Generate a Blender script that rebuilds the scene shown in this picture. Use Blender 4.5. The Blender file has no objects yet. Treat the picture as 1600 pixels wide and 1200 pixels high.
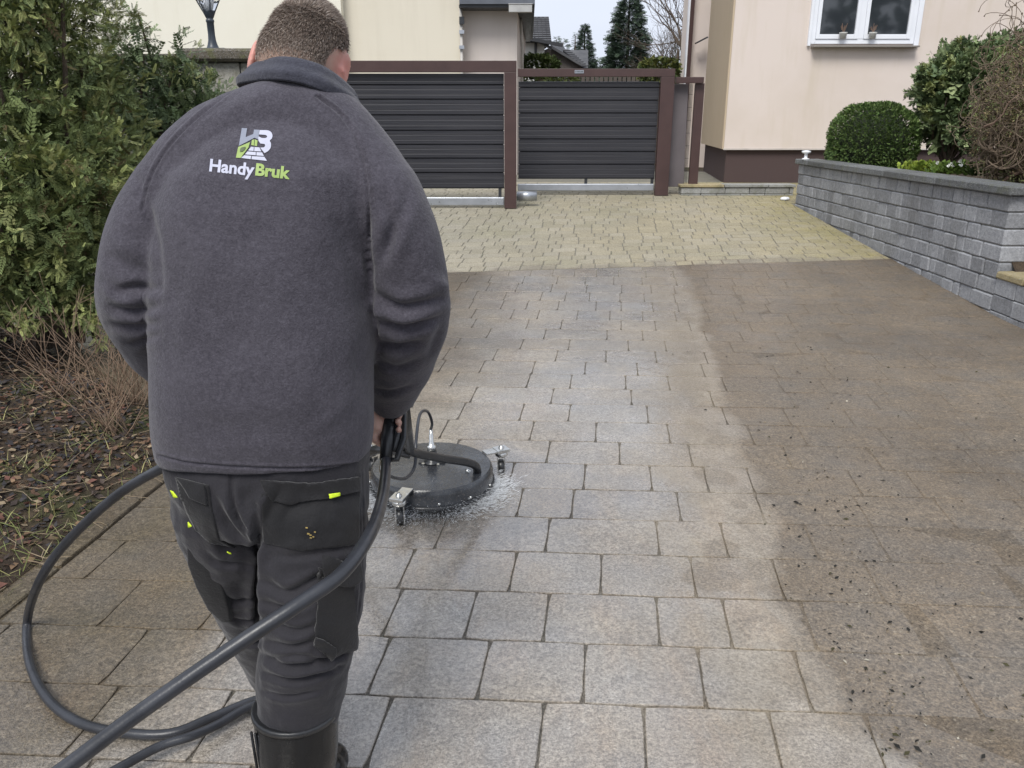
import bpy, bmesh, math, random
import numpy as np
from mathutils import Vector, Matrix, noise
from mathutils.bvhtree import BVHTree
from mathutils.geometry import tessellate_polygon
random.seed(7); rng = np.random.default_rng(7)
S = bpy.context.scene
COL = S.collection
R = math.radians
# ------------------------------------------------------------------ camera, sky, sun
F = 1233.0; H = 1.5; P = R(18.4)          # focal length in photo pixels, lens height, pitch
cam = bpy.data.cameras.new('camera'); co = bpy.data.objects.new('camera', cam); COL.objects.link(co)
cam.sensor_width = 36; cam.lens = 36 * F / 1600; cam.clip_start = .05; cam.clip_end = 2000
co.location = (0, 0, H); co.rotation_euler = (R(90) - P, 0, 0); S.camera = co
W = bpy.data.worlds.new('World'); S.world = W; W.use_nodes = True
SUN_EL, SUN_ROT = R(52), R(200)
def build_world():
    nt = W.node_tree; nt.nodes.clear()
    o = nt.nodes.new('ShaderNodeOutputWorld'); bg = nt.nodes.new('ShaderNodeBackground')
    sky = nt.nodes.new('ShaderNodeTexSky'); sky.sky_type = 'NISHITA'; sky.sun_disc = False
    sky.sun_elevation = SUN_EL; sky.sun_rotation = SUN_ROT; sky.air_density = 1.4; sky.dust_density = 3
    hs = nt.nodes.new('ShaderNodeHueSaturation'); hs.inputs['Saturation'].default_value = .25
    tc = nt.nodes.new('ShaderNodeTexCoord'); mp = nt.nodes.new('ShaderNodeMapping'); mp.inputs['Scale'].default_value = (1, 1, 3)
    nz = nt.nodes.new('ShaderNodeTexNoise'); nz.inputs['Scale'].default_value = 2.2; nz.inputs['Detail'].default_value = 6
    cr = nt.nodes.new('ShaderNodeMixRGB'); cr.inputs[1].default_value = (5.9, 6.5, 7.9, 1); cr.inputs[2].default_value = (7.7, 8.2, 9.2, 1)
    mx = nt.nodes.new('ShaderNodeMixRGB'); mx.inputs[0].default_value = .82
    L = nt.links.new
    L(sky.outputs[0], hs.inputs['Color']); L(tc.outputs['Generated'], mp.inputs[0]); L(mp.outputs[0], nz.inputs['Vector'])
    L(nz.outputs['Fac'], cr.inputs[0]); L(hs.outputs[0], mx.inputs[1]); L(cr.outputs[0], mx.inputs[2])
    L(mx.outputs[0], bg.inputs[0]); bg.inputs[1].default_value = .08; L(bg.outputs[0], o.inputs[0])
build_world()
sl = bpy.data.lights.new('sun', 'SUN'); sl.energy = 1.8; sl.angle = R(25); sl.color = (1, .97, .92)
so = bpy.data.objects.new('sun', sl); COL.objects.link(so)
so.rotation_euler = Vector((math.sin(SUN_ROT) * math.cos(SUN_EL), math.cos(SUN_ROT) * math.cos(SUN_EL), math.sin(SUN_EL))).to_track_quat('Z', 'Y').to_euler()
S.view_settings.view_transform = 'Standard'; S.view_settings.look = 'None'
S.view_settings.exposure = 0.70; S.view_settings.gamma = 1; S.view_settings.use_curve_mapping = False
S.cycles.max_bounces = 6; S.cycles.diffuse_bounces = 3; S.cycles.glossy_bounces = 3; S.cycles.transmission_bounces = 6; S.cycles.transparent_max_bounces = 8

# ------------------------------------------------------------------ geometry helpers
def G(y):
    "ground height along the drive: almost level, then a ramp up to the gate"
    w = .5; t = y - 5.8; s = (t + math.sqrt(t * t + w * w)) / 2
    t2 = y - 11.3; s2 = (t2 + math.sqrt(t2 * t2 + w * w)) / 2
    return .012 * y + .072 * (s - s2) - .012 * s2
def ray(px, py):
    u = -(py - 600) / F
    return Vector(((px - 800) / F, math.cos(P) + math.sin(P) * u, -math.sin(P) + math.cos(P) * u))
def at(px, py, Y):
    r = ray(px, py); return Vector((0, 0, H)) + r * (Y / r.y)
def gr(px, py, dz=0):
    r = ray(px, py); k = .3
    while k < 80:
        if H + r.z * k < G(r.y * k) + dz: break
        k += .01
    return Vector((r.x * k, r.y * k, H + r.z * k))
def ppm(p):  # photo pixels per metre at a point
    return F / (p[1] * math.cos(P) + (H - p[2]) * math.sin(P))
def proj(a):
    a = np.asarray(a); c, s = math.cos(P), math.sin(P)
    z = a[:, 1] * c - (a[:, 2] - H) * s; u = a[:, 1] * s + (a[:, 2] - H) * c
    return np.stack([800 + F * a[:, 0] / z, 600 - F * u / z], 1)

def link(o, parent=None):
    COL.objects.link(o)
    if parent is not None: o.parent = parent
    return o
def tag(o, label=None, cat=None, group=None, kind=None):
    if label: o['label'] = label
    if cat: o['category'] = cat
    if group: o['group'] = group
    if kind: o['kind'] = kind
    return o
def empty(name, label=None, cat=None, group=None, loc=(0, 0, 0)):
    o = bpy.data.objects.new(name, None); o.location = loc; o.empty_display_size = .1; COL.objects.link(o)
    return tag(o, label, cat, group)
class MB:
    def __init__(s): s.v = []; s.f = []
    def add(s, v, f):
        b = len(s.v); s.v += [tuple(p) for p in v]; s.f += [tuple(i + b for i in q) for q in f]; return s
    def box(s, x0, x1, y0, y1, z0, z1):
        return s.add([(x, y, z) for z in (z0, z1) for x, y in ((x0, y0), (x1, y0), (x1, y1), (x0, y1))],
                     [(3, 2, 1, 0), (4, 5, 6, 7), (0, 1, 5, 4), (1, 2, 6, 5), (2, 3, 7, 6), (3, 0, 4, 7)])
    def obox(s, c, ax, ay, az):
        c, ax, ay, az = map(Vector, (c, ax, ay, az))
        return s.add([c + ax * i + ay * j + az * k for k in (-1, 1) for i, j in ((-1, -1), (1, -1), (1, 1), (-1, 1))],
                     [(3, 2, 1, 0), (4, 5, 6, 7), (0, 1, 5, 4), (1, 2, 6, 5), (2, 3, 7, 6), (3, 0, 4, 7)])
    def prism(s, poly, z0, z1):
        n = len(poly)
        z0f = z0 if callable(z0) else (lambda x, y: z0); z1f = z1 if callable(z1) else (lambda x, y: z1)
        return s.add([(x, y, z0f(x, y)) for x, y in poly] + [(x, y, z1f(x, y)) for x, y in poly],
                     [tuple(range(n))[::-1], tuple(range(n, 2 * n))] + [(i, (i + 1) % n, n + (i + 1) % n, n + i) for i in range(n)])
    def tube(s, pts, rad, n=10, cap=True, sq=(1, 1)):
        pts = [Vector(p) for p in pts]; m = len(pts)
        rad = rad if isinstance(rad, (list, tuple)) else [rad] * m
        rings = []; up = None
        for i, p in enumerate(pts):
            t = (pts[min(i + 1, m - 1)] - pts[max(i - 1, 0)])
            t = t.normalized() if t.length > 1e-9 else Vector((0, 0, 1))
            if up is None: up = t.orthogonal().normalized()
            up = (up - t * up.dot(t)); up = up.normalized() if up.length > 1e-6 else t.orthogonal().normalized()
            sd = t.cross(up)
            rings.append([p + (up * math.cos(a) * sq[0] + sd * math.sin(a) * sq[1]) * rad[i] for a in [2 * math.pi * k / n for k in range(n)]])
        v = [q for r in rings for q in r]
        f = [(i * n + k, i * n + (k + 1) % n, (i + 1) * n + (k + 1) % n, (i + 1) * n + k) for i in range(m - 1) for k in range(n)]
        if cap: f += [tuple(range(n))[::-1], tuple((m - 1) * n + k for k in range(n))]
        return s.add(v, f)
    def lathe(s, prof, c=(0, 0, 0), n=24, ax=None):
        q = Vector((0, 0, 1)).rotation_difference(Vector(ax)) if ax is not None else None
        v = []
        for r, z in prof:
            for k in range(n):
                a = 2 * math.pi * k / n; p = Vector((r * math.cos(a), r * math.sin(a), z))
                if q is not None: p = q @ p
                v.append(p + Vector(c))
        m = len(prof)
        f = [(i * n + k, i * n + (k + 1) % n, (i + 1) * n + (k + 1) % n, (i + 1) * n + k) for i in range(m - 1) for k in range(n)]
        f += [tuple(range(n))[::-1], tuple((m - 1) * n + k for k in range(n))]
        return s.add(v, f)
    def ball(s, c, r, n=16, m=10, rot=None):
        r = r if isinstance(r, (tuple, list)) else (r, r, r); v = []; f = []
        for i in range(1, m):
            t = math.pi * i / m
            for k in range(n):
                a = 2 * math.pi * k / n
                v.append(Vector((r[0] * math.sin(t) * math.cos(a), r[1] * math.sin(t) * math.sin(a), r[2] * math.cos(t))))
        v += [Vector((0, 0, r[2])), Vector((0, 0, -r[2]))]; T = (m - 1) * n
        for i in range(m - 2):
            for k in range(n): f.append((i * n + k, (i + 1) * n + k, (i + 1) * n + (k + 1) % n, i * n + (k + 1) % n))
        for k in range(n): f.append((T, k, (k + 1) % n)); f.append((T + 1, (m - 2) * n + (k + 1) % n, (m - 2) * n + k))
        if rot is not None: v = [rot @ p for p in v]
        return s.add([p + Vector(c) for p in v], f)
    def mesh(s, name):
        me = bpy.data.meshes.new(name); me.from_pydata(s.v, [], s.f); me.update(); return me
    def obj(s, name, m, parent=None, smooth=False, bevel=0, seg=2, tone=None):
        me = s.mesh(name); me.materials.append(m)
        if smooth: me.polygons.foreach_set('use_smooth', [True] * len(me.polygons))
        o = link(bpy.data.objects.new(name, me), parent)
        if bevel:
            b = o.modifiers.new('bevel', 'BEVEL'); b.width = bevel; b.segments = seg; b.limit_method = 'ANGLE'
        if tone is not None: set_tone(me, tone)
        return o
def set_tone(me, tone):
    a = me.color_attributes.new('tone', 'FLOAT_COLOR', 'POINT')
    t = np.asarray(tone, dtype=np.float32)
    if t.ndim == 1: t = np.tile(t, (len(me.vertices), 1))
    if t.shape[1] == 3: t = np.concatenate([t, np.ones((len(t), 1), np.float32)], 1)
    a.data.foreach_set('color', t.astype(np.float32).ravel())
def spline(pts, n=8):
    "Catmull-Rom through points (tuples of any length)"
    p = [np.array(q, float) for q in pts]; p = [2 * p[0] - p[1]] + p + [2 * p[-1] - p[-2]]; out = []
    for i in range(1, len(p) - 2):
        for k in range(n):
            t = k / n
            out.append(.5 * (2 * p[i] + (p[i + 1] - p[i - 1]) * t + (2 * p[i - 1] - 5 * p[i] + 4 * p[i + 1] - p[i + 2]) * t * t + (3 * p[i] - p[i - 1] - 3 * p[i + 1] + p[i + 2]) * t ** 3))
    out.append(p[-2]); return out
def clip(poly, a, b):
    "keep the part of a 2-D polygon left of the line a->b"
    out = []; side = lambda p: (b[0] - a[0]) * (p[1] - a[1]) - (b[1] - a[1]) * (p[0] - a[0])
    for i in range(len(poly)):
        p, q = poly[i], poly[(i + 1) % len(poly)]; sp, sq_ = side(p), side(q)
        if sp >= 0: out.append(p)
        if sp * sq_ < 0:
            t = sp / (sp - sq_); out.append((p[0] + (q[0] - p[0]) * t, p[1] + (q[1] - p[1]) * t))
    return out
def area(poly): return .5 * sum(poly[i][0] * poly[(i + 1) % len(poly)][1] - poly[(i + 1) % len(poly)][0] * poly[i][1] for i in range(len(poly)))

# ------------------------------------------------------------------ materials
class NT:
    def __init__(s, name):
        s.m = bpy.data.materials.new(name); s.m.use_nodes = True; s.t = s.m.node_tree; s.t.nodes.clear()
        s.out = s.t.nodes.new('ShaderNodeOutputMaterial'); s.b = s.t.nodes.new('ShaderNodeBsdfPrincipled')
        s.t.links.new(s.b.outputs[0], s.out.inputs[0]); s.pos_ = None
    def n(s, kind): return s.t.nodes.new('ShaderNode' + kind)
    def l(s, a, b): s.t.links.new(a, b)
    def put(s, sock, v):
        if hasattr(v, 'links') or isinstance(v, bpy.types.NodeSocket): s.l(v, sock)
        elif isinstance(v, (tuple, list)) and len(v) == 3 and sock.type == 'RGBA': sock.default_value = (*v, 1)
        else: sock.default_value = v
    def pos(s):
        if s.pos_ is None: s.pos_ = s.n('NewGeometry').outputs['Position']
        return s.pos_
    def objc(s): return s.n('TexCoord').outputs['Object']
    def noise(s, scale, detail=4, rough=.55, vec=None, stretch=None, dist=0):
        v = vec if vec is not None else s.pos()
        if stretch: mp = s.n('Mapping'); s.l(v, mp.inputs[0]); mp.inputs['Scale'].default_value = stretch; v = mp.outputs[0]
        t = s.n('TexNoise'); s.l(v, t.inputs['Vector']); t.inputs['Scale'].default_value = scale
        t.inputs['Detail'].default_value = detail; t.inputs['Roughness'].default_value = rough; t.inputs['Distortion'].default_value = dist
        return t.outputs['Fac']
    def voro(s, scale, vec=None, feat='F1', out='Distance'):
        t = s.n('TexVoronoi'); t.feature = feat; s.l(vec if vec is not None else s.pos(), t.inputs['Vector']); t.inputs['Scale'].default_value = scale
        return t.outputs[out]
    def ramp(s, f, a, b, c0=0., c1=1.):
        m = s.n('MapRange'); s.put(m.inputs[0], f); m.inputs[1].default_value = a; m.inputs[2].default_value = b
        m.inputs[3].default_value = c0; m.inputs[4].default_value = c1; return m.outputs[0]
    def math(s, op, a, b=0.):
        m = s.n('Math'); m.operation = op; s.put(m.inputs[0], a); s.put(m.inputs[1], b); return m.outputs[0]
    def mix(s, f, a, b, mode='MIX'):
        m = s.n('MixRGB'); m.blend_type = mode; s.put(m.inputs[0], f); s.put(m.inputs[1], a); s.put(m.inputs[2], b); return m.outputs[0]
    def tone(s):
        a = s.n('Attribute'); a.attribute_name = 'tone'; return a.outputs['Color']
    def sep(s, v=None):
        m = s.n('SeparateXYZ'); s.l(v if v is not None else s.pos(), m.inputs[0]); return m.outputs
    def bump(s, h, strength=.5, dist=.01, prev=None):
        b = s.n('Bump'); s.put(b.inputs['Height'], h); b.inputs['Strength'].default_value = strength; b.inputs['Distance'].default_value = dist
        if prev is not None: s.l(prev, b.inputs['Normal'])
        return b.outputs[0]
    def done(s, col=None, rough=None, nrm=None, metal=None, spec=None, **kw):
        if col is not None: s.put(s.b.inputs['Base Color'], col)
        if rough is not None: s.put(s.b.inputs['Roughness'], rough)
        if nrm is not None: s.l(nrm, s.b.inputs['Normal'])
        if metal is not None: s.b.inputs['Metallic'].default_value = metal
        if spec is not None: s.put(s.b.inputs['Specular IOR Level'], spec)
        for k, v in kw.items(): s.put(s.b.inputs[k.replace('_', ' ')], v)
        return s.m
def simple(name, col, rough=.6, var=.12, scale=8, bump=.15, bscale=60, bdist=.003, metal=0, spec=.5, coord='pos', **kw):
    t = NT(name); v = t.objc() if coord == 'obj' else t.pos()
    n1 = t.noise(scale, 5, vec=v); dark = tuple(c * (1 - var) for c in col); lite = tuple(min(1, c * (1 + var)) for c in col)
    c = t.mix(t.ramp(n1, .3, .7), dark, lite)
    nr = t.bump(t.noise(bscale, 4, vec=v), bump, bdist)
    r = t.ramp(t.noise(scale * 2.3, 3, vec=v), .3, .7, max(.03, rough - .08), min(1, rough + .08))
    return t.done(c, r, nr, metal, spec, **kw)
M = {}
M['brown_metal'] = simple('brown_metal', (.060, .032, .029), .45, .12, 5, .05, 200, .001)
M['dark_metal'] = simple('dark_metal', (.03, .032, .036), .4, .1, 6, .05, 150, .001)
M['aluminium'] = simple('aluminium', (.42, .44, .47), .35, .12, 6, .05, 80, .001, metal=.7)
M['chrome'] = simple('chrome', (.62, .62, .6), .22, .15, 30, .05, 100, .001, metal=.95, coord='obj')
M['white_plastic'] = simple('white_plastic', (.78, .8, .84), .35, .03, 4, .03, 60, .001)
M['rubber'] = simple('rubber', (.022, .023, .025), .33, .2, 20, .12, 120, .002)
M['hose'] = simple('hose', (.030, .032, .038), .34, .25, 14, .2, 90, .002)
M['skin'] = None
M['soil_dark'] = simple('soil_dark', (.05, .035, .025), .95, .4, 12, .9, 40, .03)
M['bark'] = simple('bark', (.10, .075, .055), .9, .3, 15, .7, 50, .02)
M['twig'] = simple('twig', (.17, .11, .08), .85, .3, 10, .4, 90, .005)
M['lantern'] = simple('lantern', (.035, .045, .06), .4, .15, 20, .1, 150, .001)

def board_mat():
    t = NT('slat_coating'); n = t.noise(30, 4, stretch=(.04, 1, 2.2)); n2 = t.noise(2.0, 3)
    c = t.mix(t.ramp(n, .3, .7), (.018, .018, .023), (.033, .033, .040)); c = t.mix(t.ramp(n2, .4, .8, 0, .2), c, (.05, .047, .048))
    return t.done(c, t.ramp(n, .3, .7, .34, .5), t.bump(n, .25, .002))
M['slat'] = board_mat()
def stucco(name, col, stain=(.5, .45, .36), amt=.25, dirt_low=None):
    t = NT(name); n = t.noise(.9, 5); c = t.mix(t.ramp(n, .45, .8, 0, amt), col, tuple(a * b for a, b in zip(col, (.86, .84, .78))))
    st = t.noise(1.4, 4, stretch=(4, 4, .5)); c = t.mix(t.ramp(st, .52, .8, 0, amt * .9), c, stain)
    fg = t.noise(160, 3, .7); c = t.mix(t.ramp(fg, .3, .7, .0, .22), c, t.mix(1, c, (.8, .8, .8), 'MULTIPLY')); nr = t.bump(fg, .45, .005); nr = t.bump(t.noise(3, 3), .15, .02, nr)
    return t.done(c, .9, nr, spec=.25)
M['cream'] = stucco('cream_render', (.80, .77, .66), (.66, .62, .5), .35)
M['cream_dark'] = stucco('cream_render_darker', (.70, .65, .54), (.58, .53, .43), .35)  # second, slightly darker cream for the middle wall section
M['pink_render'] = stucco('pink_render', (.64, .58, .54), (.52, .47, .42), .3)
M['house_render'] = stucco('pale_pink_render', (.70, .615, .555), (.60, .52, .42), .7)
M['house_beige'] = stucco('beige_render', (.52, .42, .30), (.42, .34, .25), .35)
M['plinth'] = stucco('brown_plinth_render', (.085, .060, .058), (.06, .045, .042), .3)
M['white_render'] = stucco('white_render', (.68, .68, .66), (.5, .5, .48), .25)
M['far_brown'] = simple('brown_cladding', (.10, .085, .075), .8, .2, 3, .2, 20, .01)
def tile_roof():
    t = NT('grey_roof_tile'); n = t.noise(3, 4); c = t.mix(t.ramp(n, .3, .7), (.055, .055, .06), (.10, .10, .105))
    return t.done(c, .7, t.bump(t.noise(40, 3), .3, .01))
M['roof'] = tile_roof()

BA, BB = (-.586, 7.182), (3.742, 7.681)     # where the washed yellow paving begins
def curve_x(t, y, pts, lo, hi):
    "x as a function of y, linear between points"
    fc = t.n('FloatCurve'); cv = fc.mapping.curves[0]; ys = [p[1] for p in pts]; y0, y1 = min(ys), max(ys)
    q = sorted(((p[1] - y0) / (y1 - y0), (p[0] - lo) / (hi - lo)) for p in pts)
    cv.points[0].location = q[0]; cv.points[1].location = q[-1]
    for a in q[1:-1]: cv.points.new(*a)
    for p_ in cv.points: p_.handle_type = 'VECTOR'
    fc.mapping.update(); t.put(fc.inputs['Value'], t.ramp(y, y0, y1)); return t.ramp(fc.outputs[0], 0, 1, lo, hi)
def paving(name, kind):
    t = NT(name); X = t.sep(); x, y = X[0], X[1]; tone = t.tone(); ts = t.sep(tone)
    big = t.noise(1.1, 4); mid = t.noise(5, 5); hue = t.noise(2.7, 2); fine = t.noise(260, 3, .7); grit = t.voro(230); wisp = t.noise(55, 4, .6, dist=1.6)
    if kind == 'slab':
        c = t.mix(t.ramp(hue, .35, .65), (.285, .275, .262), (.335, .298, .248))
        c = t.mix(t.ramp(t.noise(3.3, 3, stretch=(1, .6, 1)), .52, .72, 0, .45), c, (.265, .225, .205))
        c = t.mix(t.ramp(t.noise(2.1, 3, stretch=(1.6, .5, 1)), .55, .75, 0, .6), c, (.20, .20, .205))
        c = t.mix(t.math('MULTIPLY', ts[1], .3), c, (.33, .27, .20))
    elif kind == 'yellow':
        c = t.mix(t.ramp(big, .35, .65), (.32, .285, .20), (.265, .243, .18))
        c = t.mix(t.ramp(x, -1.5, 1.5, .7, 0), c, (.29, .28, .245))
        c = t.mix(t.math('MULTIPLY', ts[1], .35), c, (.33, .315, .28))
        c = t.mix(t.math('MULTIPLY', t.ramp(x, 2.4, 3.6), t.ramp(mid, .35, .65, .25, .8)), c, (.25, .22, .09))
        c = t.mix(t.math('MULTIPLY', t.ramp(big, .5, .75), .35), c, (.25, .24, .14))
        bl = t.math('SUBTRACT', y, t.math('ADD', t.math('MULTIPLY', x, (BB[1] - BA[1]) / (BB[0] - BA[0])), BA[1] - BA[0] * (BB[1] - BA[1]) / (BB[0] - BA[0])))
        sm = t.ramp(t.math('ADD', bl, t.ramp(t.noise(4, 5, .6), .3, .7, -.22, .22)), .16, -.02); c = t.mix(t.math('MULTIPLY', sm, .7), c, (.19, .17, .14))
        c = t.mix(t.ramp(t.noise(1.3, 5, .7, stretch=(.6, 1.5, 1)), .52, .7, 0, .45), c, (.21, .195, .15))
    else:
        c = t.mix(t.ramp(mid, .3, .7), (.10, .09, .075), (.17, .155, .13)) if kind == 'kerb' else t.mix(t.ramp(t.noise(30, 4), .35, .65), (.10, .094, .084), (.165, .152, .134))
        c = t.mix(t.ramp(t.noise(4, 4), .52, .62, 0, .6 if kind == 'kerb' else .15), c, (.07, .085, .035))
    c = t.mix(1, c, t.mix(ts[0], (.92, .92, .925), (1.08, 1.075, 1.07)) if kind != 'joint' else (1, 1, 1), 'MULTIPLY')
    c = t.mix(t.ramp(grit, .02, .38, .55, 0), c, (.115, .105, .09)) if kind != 'yellow' else c
    c = t.mix(t.ramp(fine, .3, .7, 0, 1), t.mix(1, c, (.78, .77, .76), 'MULTIPLY'), t.mix(1, c, (1.28, 1.26, 1.22), 'MULTIPLY'))
    speck = t.noise(105, 3, .8); sp2 = t.noise(38, 3, .7); c = t.mix(t.ramp(speck, .38, .62), t.mix(1, c, (.62, .61, .60), 'MULTIPLY'), t.mix(1, c, (1.36, 1.355, 1.34), 'MULTIPLY'))
    if kind != 'yellow': c = t.mix(t.ramp(sp2, .36, .64), t.mix(1, c, (.84, .83, .82), 'MULTIPLY'), t.mix(1, c, (1.16, 1.16, 1.15), 'MULTIPLY'))
    c = t.mix(t.ramp(wisp, .57, .68, 0, .35 if kind == 'slab' else .1), c, (.44, .41, .36))
    dm = 0.
    if kind != 'yellow':
        wob = t.ramp(t.noise(3.2, 5, .6), .2, .8, -.10, .10)
        pts = [tuple(gr(*q)[:2]) for q in ((1065, 425), (1085, 470), (1112, 560), (1135, 640), (1165, 720), (1195, 810), (1212, 900), (1245, 985), (1283, 1060), (1308, 1130), (1370, 1172), (1480, 1215), (1700, 1290))]
        e = t.math('ADD', t.math('SUBTRACT', x, curve_x(t, y, pts, 0, 4)), wob)
        dR = t.ramp(e, -.05, .05); soft = t.ramp(e, -.45, .0, 0, .55)
        ptl = [tuple(gr(*q)[:2]) for q in ((775, 430), (740, 480), (715, 560), (690, 640), (600, 730), (545, 860), (470, 960), (360, 1040), (240, 1150), (150, 1200))]
        e2 = t.math('SUBTRACT', curve_x(t, y, ptl, -4, 1), t.math('ADD', x, t.math('MULTIPLY', wob, 1.6)))
        band = t.math('MULTIPLY', t.ramp(e, -.62, -.25), t.ramp(t.noise(6, 4, .6, stretch=(1, .5, 1)), .36, .6, .25, .85)); c = t.mix(band, c, t.mix(t.ramp(speck, .36, .64), (.22, .185, .135), (.40, .345, .265)))
        c = t.mix(t.math('MULTIPLY', t.ramp(t.noise(5, 5, .65, stretch=(1.4, .5, 1)), .5, .66, 0, .5), t.ramp(y, 4.5, 2.0)), c, t.mix(1, c, (1.12, .98, .84), 'MULTIPLY'))
        c = t.mix(t.ramp(t.noise(1.6, 5, .7), .40, .60, .6, 0), c, t.mix(1, c, (.72, .73, .76), 'MULTIPLY'))
        dL = t.ramp(e2, -.18, .26, 0, .92)
        spots = []
        for (sx, sy, r) in ((1155, 790, .045), (1075, 552, .06), (1130, 690, .09), (1120, 745, .10), (1110, 905, .10), (1125, 860, .09), (1080, 500, .07)):
            g = gr(sx, sy); cx = t.n('CombineXYZ'); t.l(x, cx.inputs[0]); t.l(y, cx.inputs[1]); d = t.n('VectorMath'); d.operation = 'DISTANCE'
            t.l(cx.outputs[0], d.inputs[0]); d.inputs[1].default_value = (g.x, g.y, 0); spots.append(t.ramp(t.math('ADD', d.outputs['Value'], t.ramp(mid, .3, .7, -.03, .03) if r > .05 else 0.), r, r * .8, 0, .5))
        sp = spots[0]
        for q in spots[1:]: sp = t.math('MAXIMUM', sp, q)
        soft = t.math('MULTIPLY', soft, t.ramp(t.noise(9, 4), .4, .62))
        dm = t.math('MAXIMUM', t.math('MAXIMUM', dR, dL), t.math('MAXIMUM', soft, sp))
        dcol = t.mix(t.ramp(big, .3, .7), (.135, .103, .070), (.215, .170, .120))
        dcol = t.mix(t.ramp(mid, .42, .7, 0, .7), dcol, (.145, .132, .118))
        dcol = t.mix(t.ramp(t.noise(7, 5, .6, stretch=(.5, 2, 1)), .56, .72, 0, .5), dcol, (.24, .185, .12))
        dcol = t.mix(t.math('MULTIPLY', t.ramp(t.noise(3.1, 4), .45, .7), t.ramp(x, -.3, -1.2, 0, .6)), dcol, (.16, .125, .060))
        dcol = t.mix(t.ramp(wisp, .56, .68, 0, .7), dcol, (.32, .28, .22))
        dcol = t.mix(t.ramp(fine, .35, .65, .35, 0), dcol, (.08, .07, .06)); dcol = t.mix(t.ramp(speck, .36, .64), t.mix(1, dcol, (.55, .55, .55), 'MULTIPLY'), t.mix(1, dcol, (1.45, 1.42, 1.36), 'MULTIPLY')); dcol = t.mix(t.ramp(sp2, .36, .64), t.mix(1, dcol, (.82, .82, .82), 'MULTIPLY'), t.mix(1, dcol, (1.18, 1.17, 1.15), 'MULTIPLY'))
        dcol = t.mix(t.ramp(t.noise(.9, 5, .65), .42, .6, 0, .55), dcol, t.mix(1, dcol, (.68, .67, .66), 'MULTIPLY'))
        dcol = t.mix(t.ramp(t.noise(2.6, 5, .7, stretch=(.35, 1.6, 1)), .5, .66, 0, .4), dcol, t.mix(1, dcol, (1.35, 1.3, 1.2), 'MULTIPLY'))
        dcol = t.mix(t.ramp(x, -.1, .5, .9, 0), dcol, t.mix(1, dcol, (.66, .64, .58), 'MULTIPLY'))
        c = t.mix(t.math('MULTIPLY', dm, .93), c, dcol if kind != 'joint' else t.mix(1, dcol, (.9, .89, .88), 'MULTIPLY'))
        wl = t.ramp(t.voro(70), .03, .10, .8, 0); c = t.mix(t.math('MULTIPLY', t.math('MULTIPLY', wl, t.ramp(t.noise(31, 2), .60, .66)), .6), c, (.42, .38, .31))
    wet = t.noise(2.2, 4, .6)
    if kind == 'slab':
        cx = t.n('CombineXYZ'); t.l(x, cx.inputs[0]); t.l(y, cx.inputs[1]); d = t.n('VectorMath'); d.operation = 'DISTANCE'; t.l(cx.outputs[0], d.inputs[0]); d.inputs[1].default_value = (-.24, 2.95, 0)
        ring = t.ramp(t.math('ADD', d.outputs['Value'], t.ramp(mid, .3, .7, -.12, .12)), .62, .38, 0, 1); c = t.mix(ring, c, t.mix(1, c, (.66, .66, .67), 'MULTIPLY')); wet = t.math('SUBTRACT', wet, t.math('MULTIPLY', ring, .3))
    if kind == 'yellow': rough = t.ramp(wet, .3, .7, .62, .82); bs = .25
    else:
        rough = t.math('ADD', t.ramp(wet, .32, .68, .20, .42), t.math('MULTIPLY', dm, .16)); bs = .6
    n0 = t.bump(t.noise(7, 3), .12, .02); nr = t.bump(wisp, bs * .9, .007, n0); nr = t.bump(speck, bs, .008, nr); nr = t.bump(grit, bs * .45, .002, nr)
    if kind == 'slab':
        t.l(t.bump(speck, .07, .003, t.bump(wisp, .09, .005, t.bump(t.noise(16, 3), .10, .01, n0))), t.b.inputs['Coat Normal'])
        flat = t.ramp(t.sep(t.n('NewGeometry').outputs['True Normal'])[2], .93, .985); rough = t.math('ADD', rough, t.math('MULTIPLY', t.math('SUBTRACT', 1., flat), .5))
        return t.done(c, rough, nr, spec=.55, Coat_Weight=t.math('MULTIPLY', flat, t.math('MULTIPLY', t.ramp(dm, 0, 1, 1, .3), t.ramp(wet, .38, .62, 1, .45))), Coat_Roughness=t.ramp(t.noise(1.7, 4, .65), .38, .62, .07, .24), Coat_IOR=2.0)
    return t.done(c, rough, nr, spec=.4)
M['slab'] = paving('wet_grey_paving', 'slab'); M['yellow'] = paving('washed_yellow_paving', 'yellow'); M['kerb'] = paving('mossy_kerb', 'kerb'); M['drive_joint'] = paving('dirt_filled_joint', 'joint')
def joint_mat():
    t = NT('joint_sand'); n = t.noise(30, 4); c = t.mix(t.ramp(n, .35, .65), (.15, .14, .112), (.21, .195, .158))
    c = t.mix(t.ramp(t.noise(9, 4), .6, .7, 0, .7), c, (.05, .07, .02)); return t.done(c, .8, t.bump(n, .6, .01))
M['joint'] = joint_mat()
def block_mat(name, a, b, moss=0.):
    t = NT(name); ts = t.sep(t.tone()); n = t.noise(45, 5, .7); c = t.mix(t.ramp(n, .33, .67), a, b)
    c = t.mix(t.ramp(t.noise(170, 2), .6, .68, 0, .7), c, (.50, .51, .53)); c = t.mix(t.ramp(t.voro(110), .05, .24, .7, 0), c, (.09, .09, .095))
    c = t.mix(1, c, t.mix(ts[0], (.78, .78, .78), (1.15, 1.15, 1.15)), 'MULTIPLY')
    st = t.ramp(t.noise(4, 4, stretch=(1, 1, .4)), .5, .75, 0, .4); c = t.mix(st, c, (.11, .105, .095))
    if moss: c = t.mix(t.ramp(t.noise(11, 5), .5, .62, 0, moss), c, (.11, .115, .045))
    nr = t.bump(t.noise(60, 5, .7), .8, .008); return t.done(c, .85, nr, spec=.3)
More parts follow.
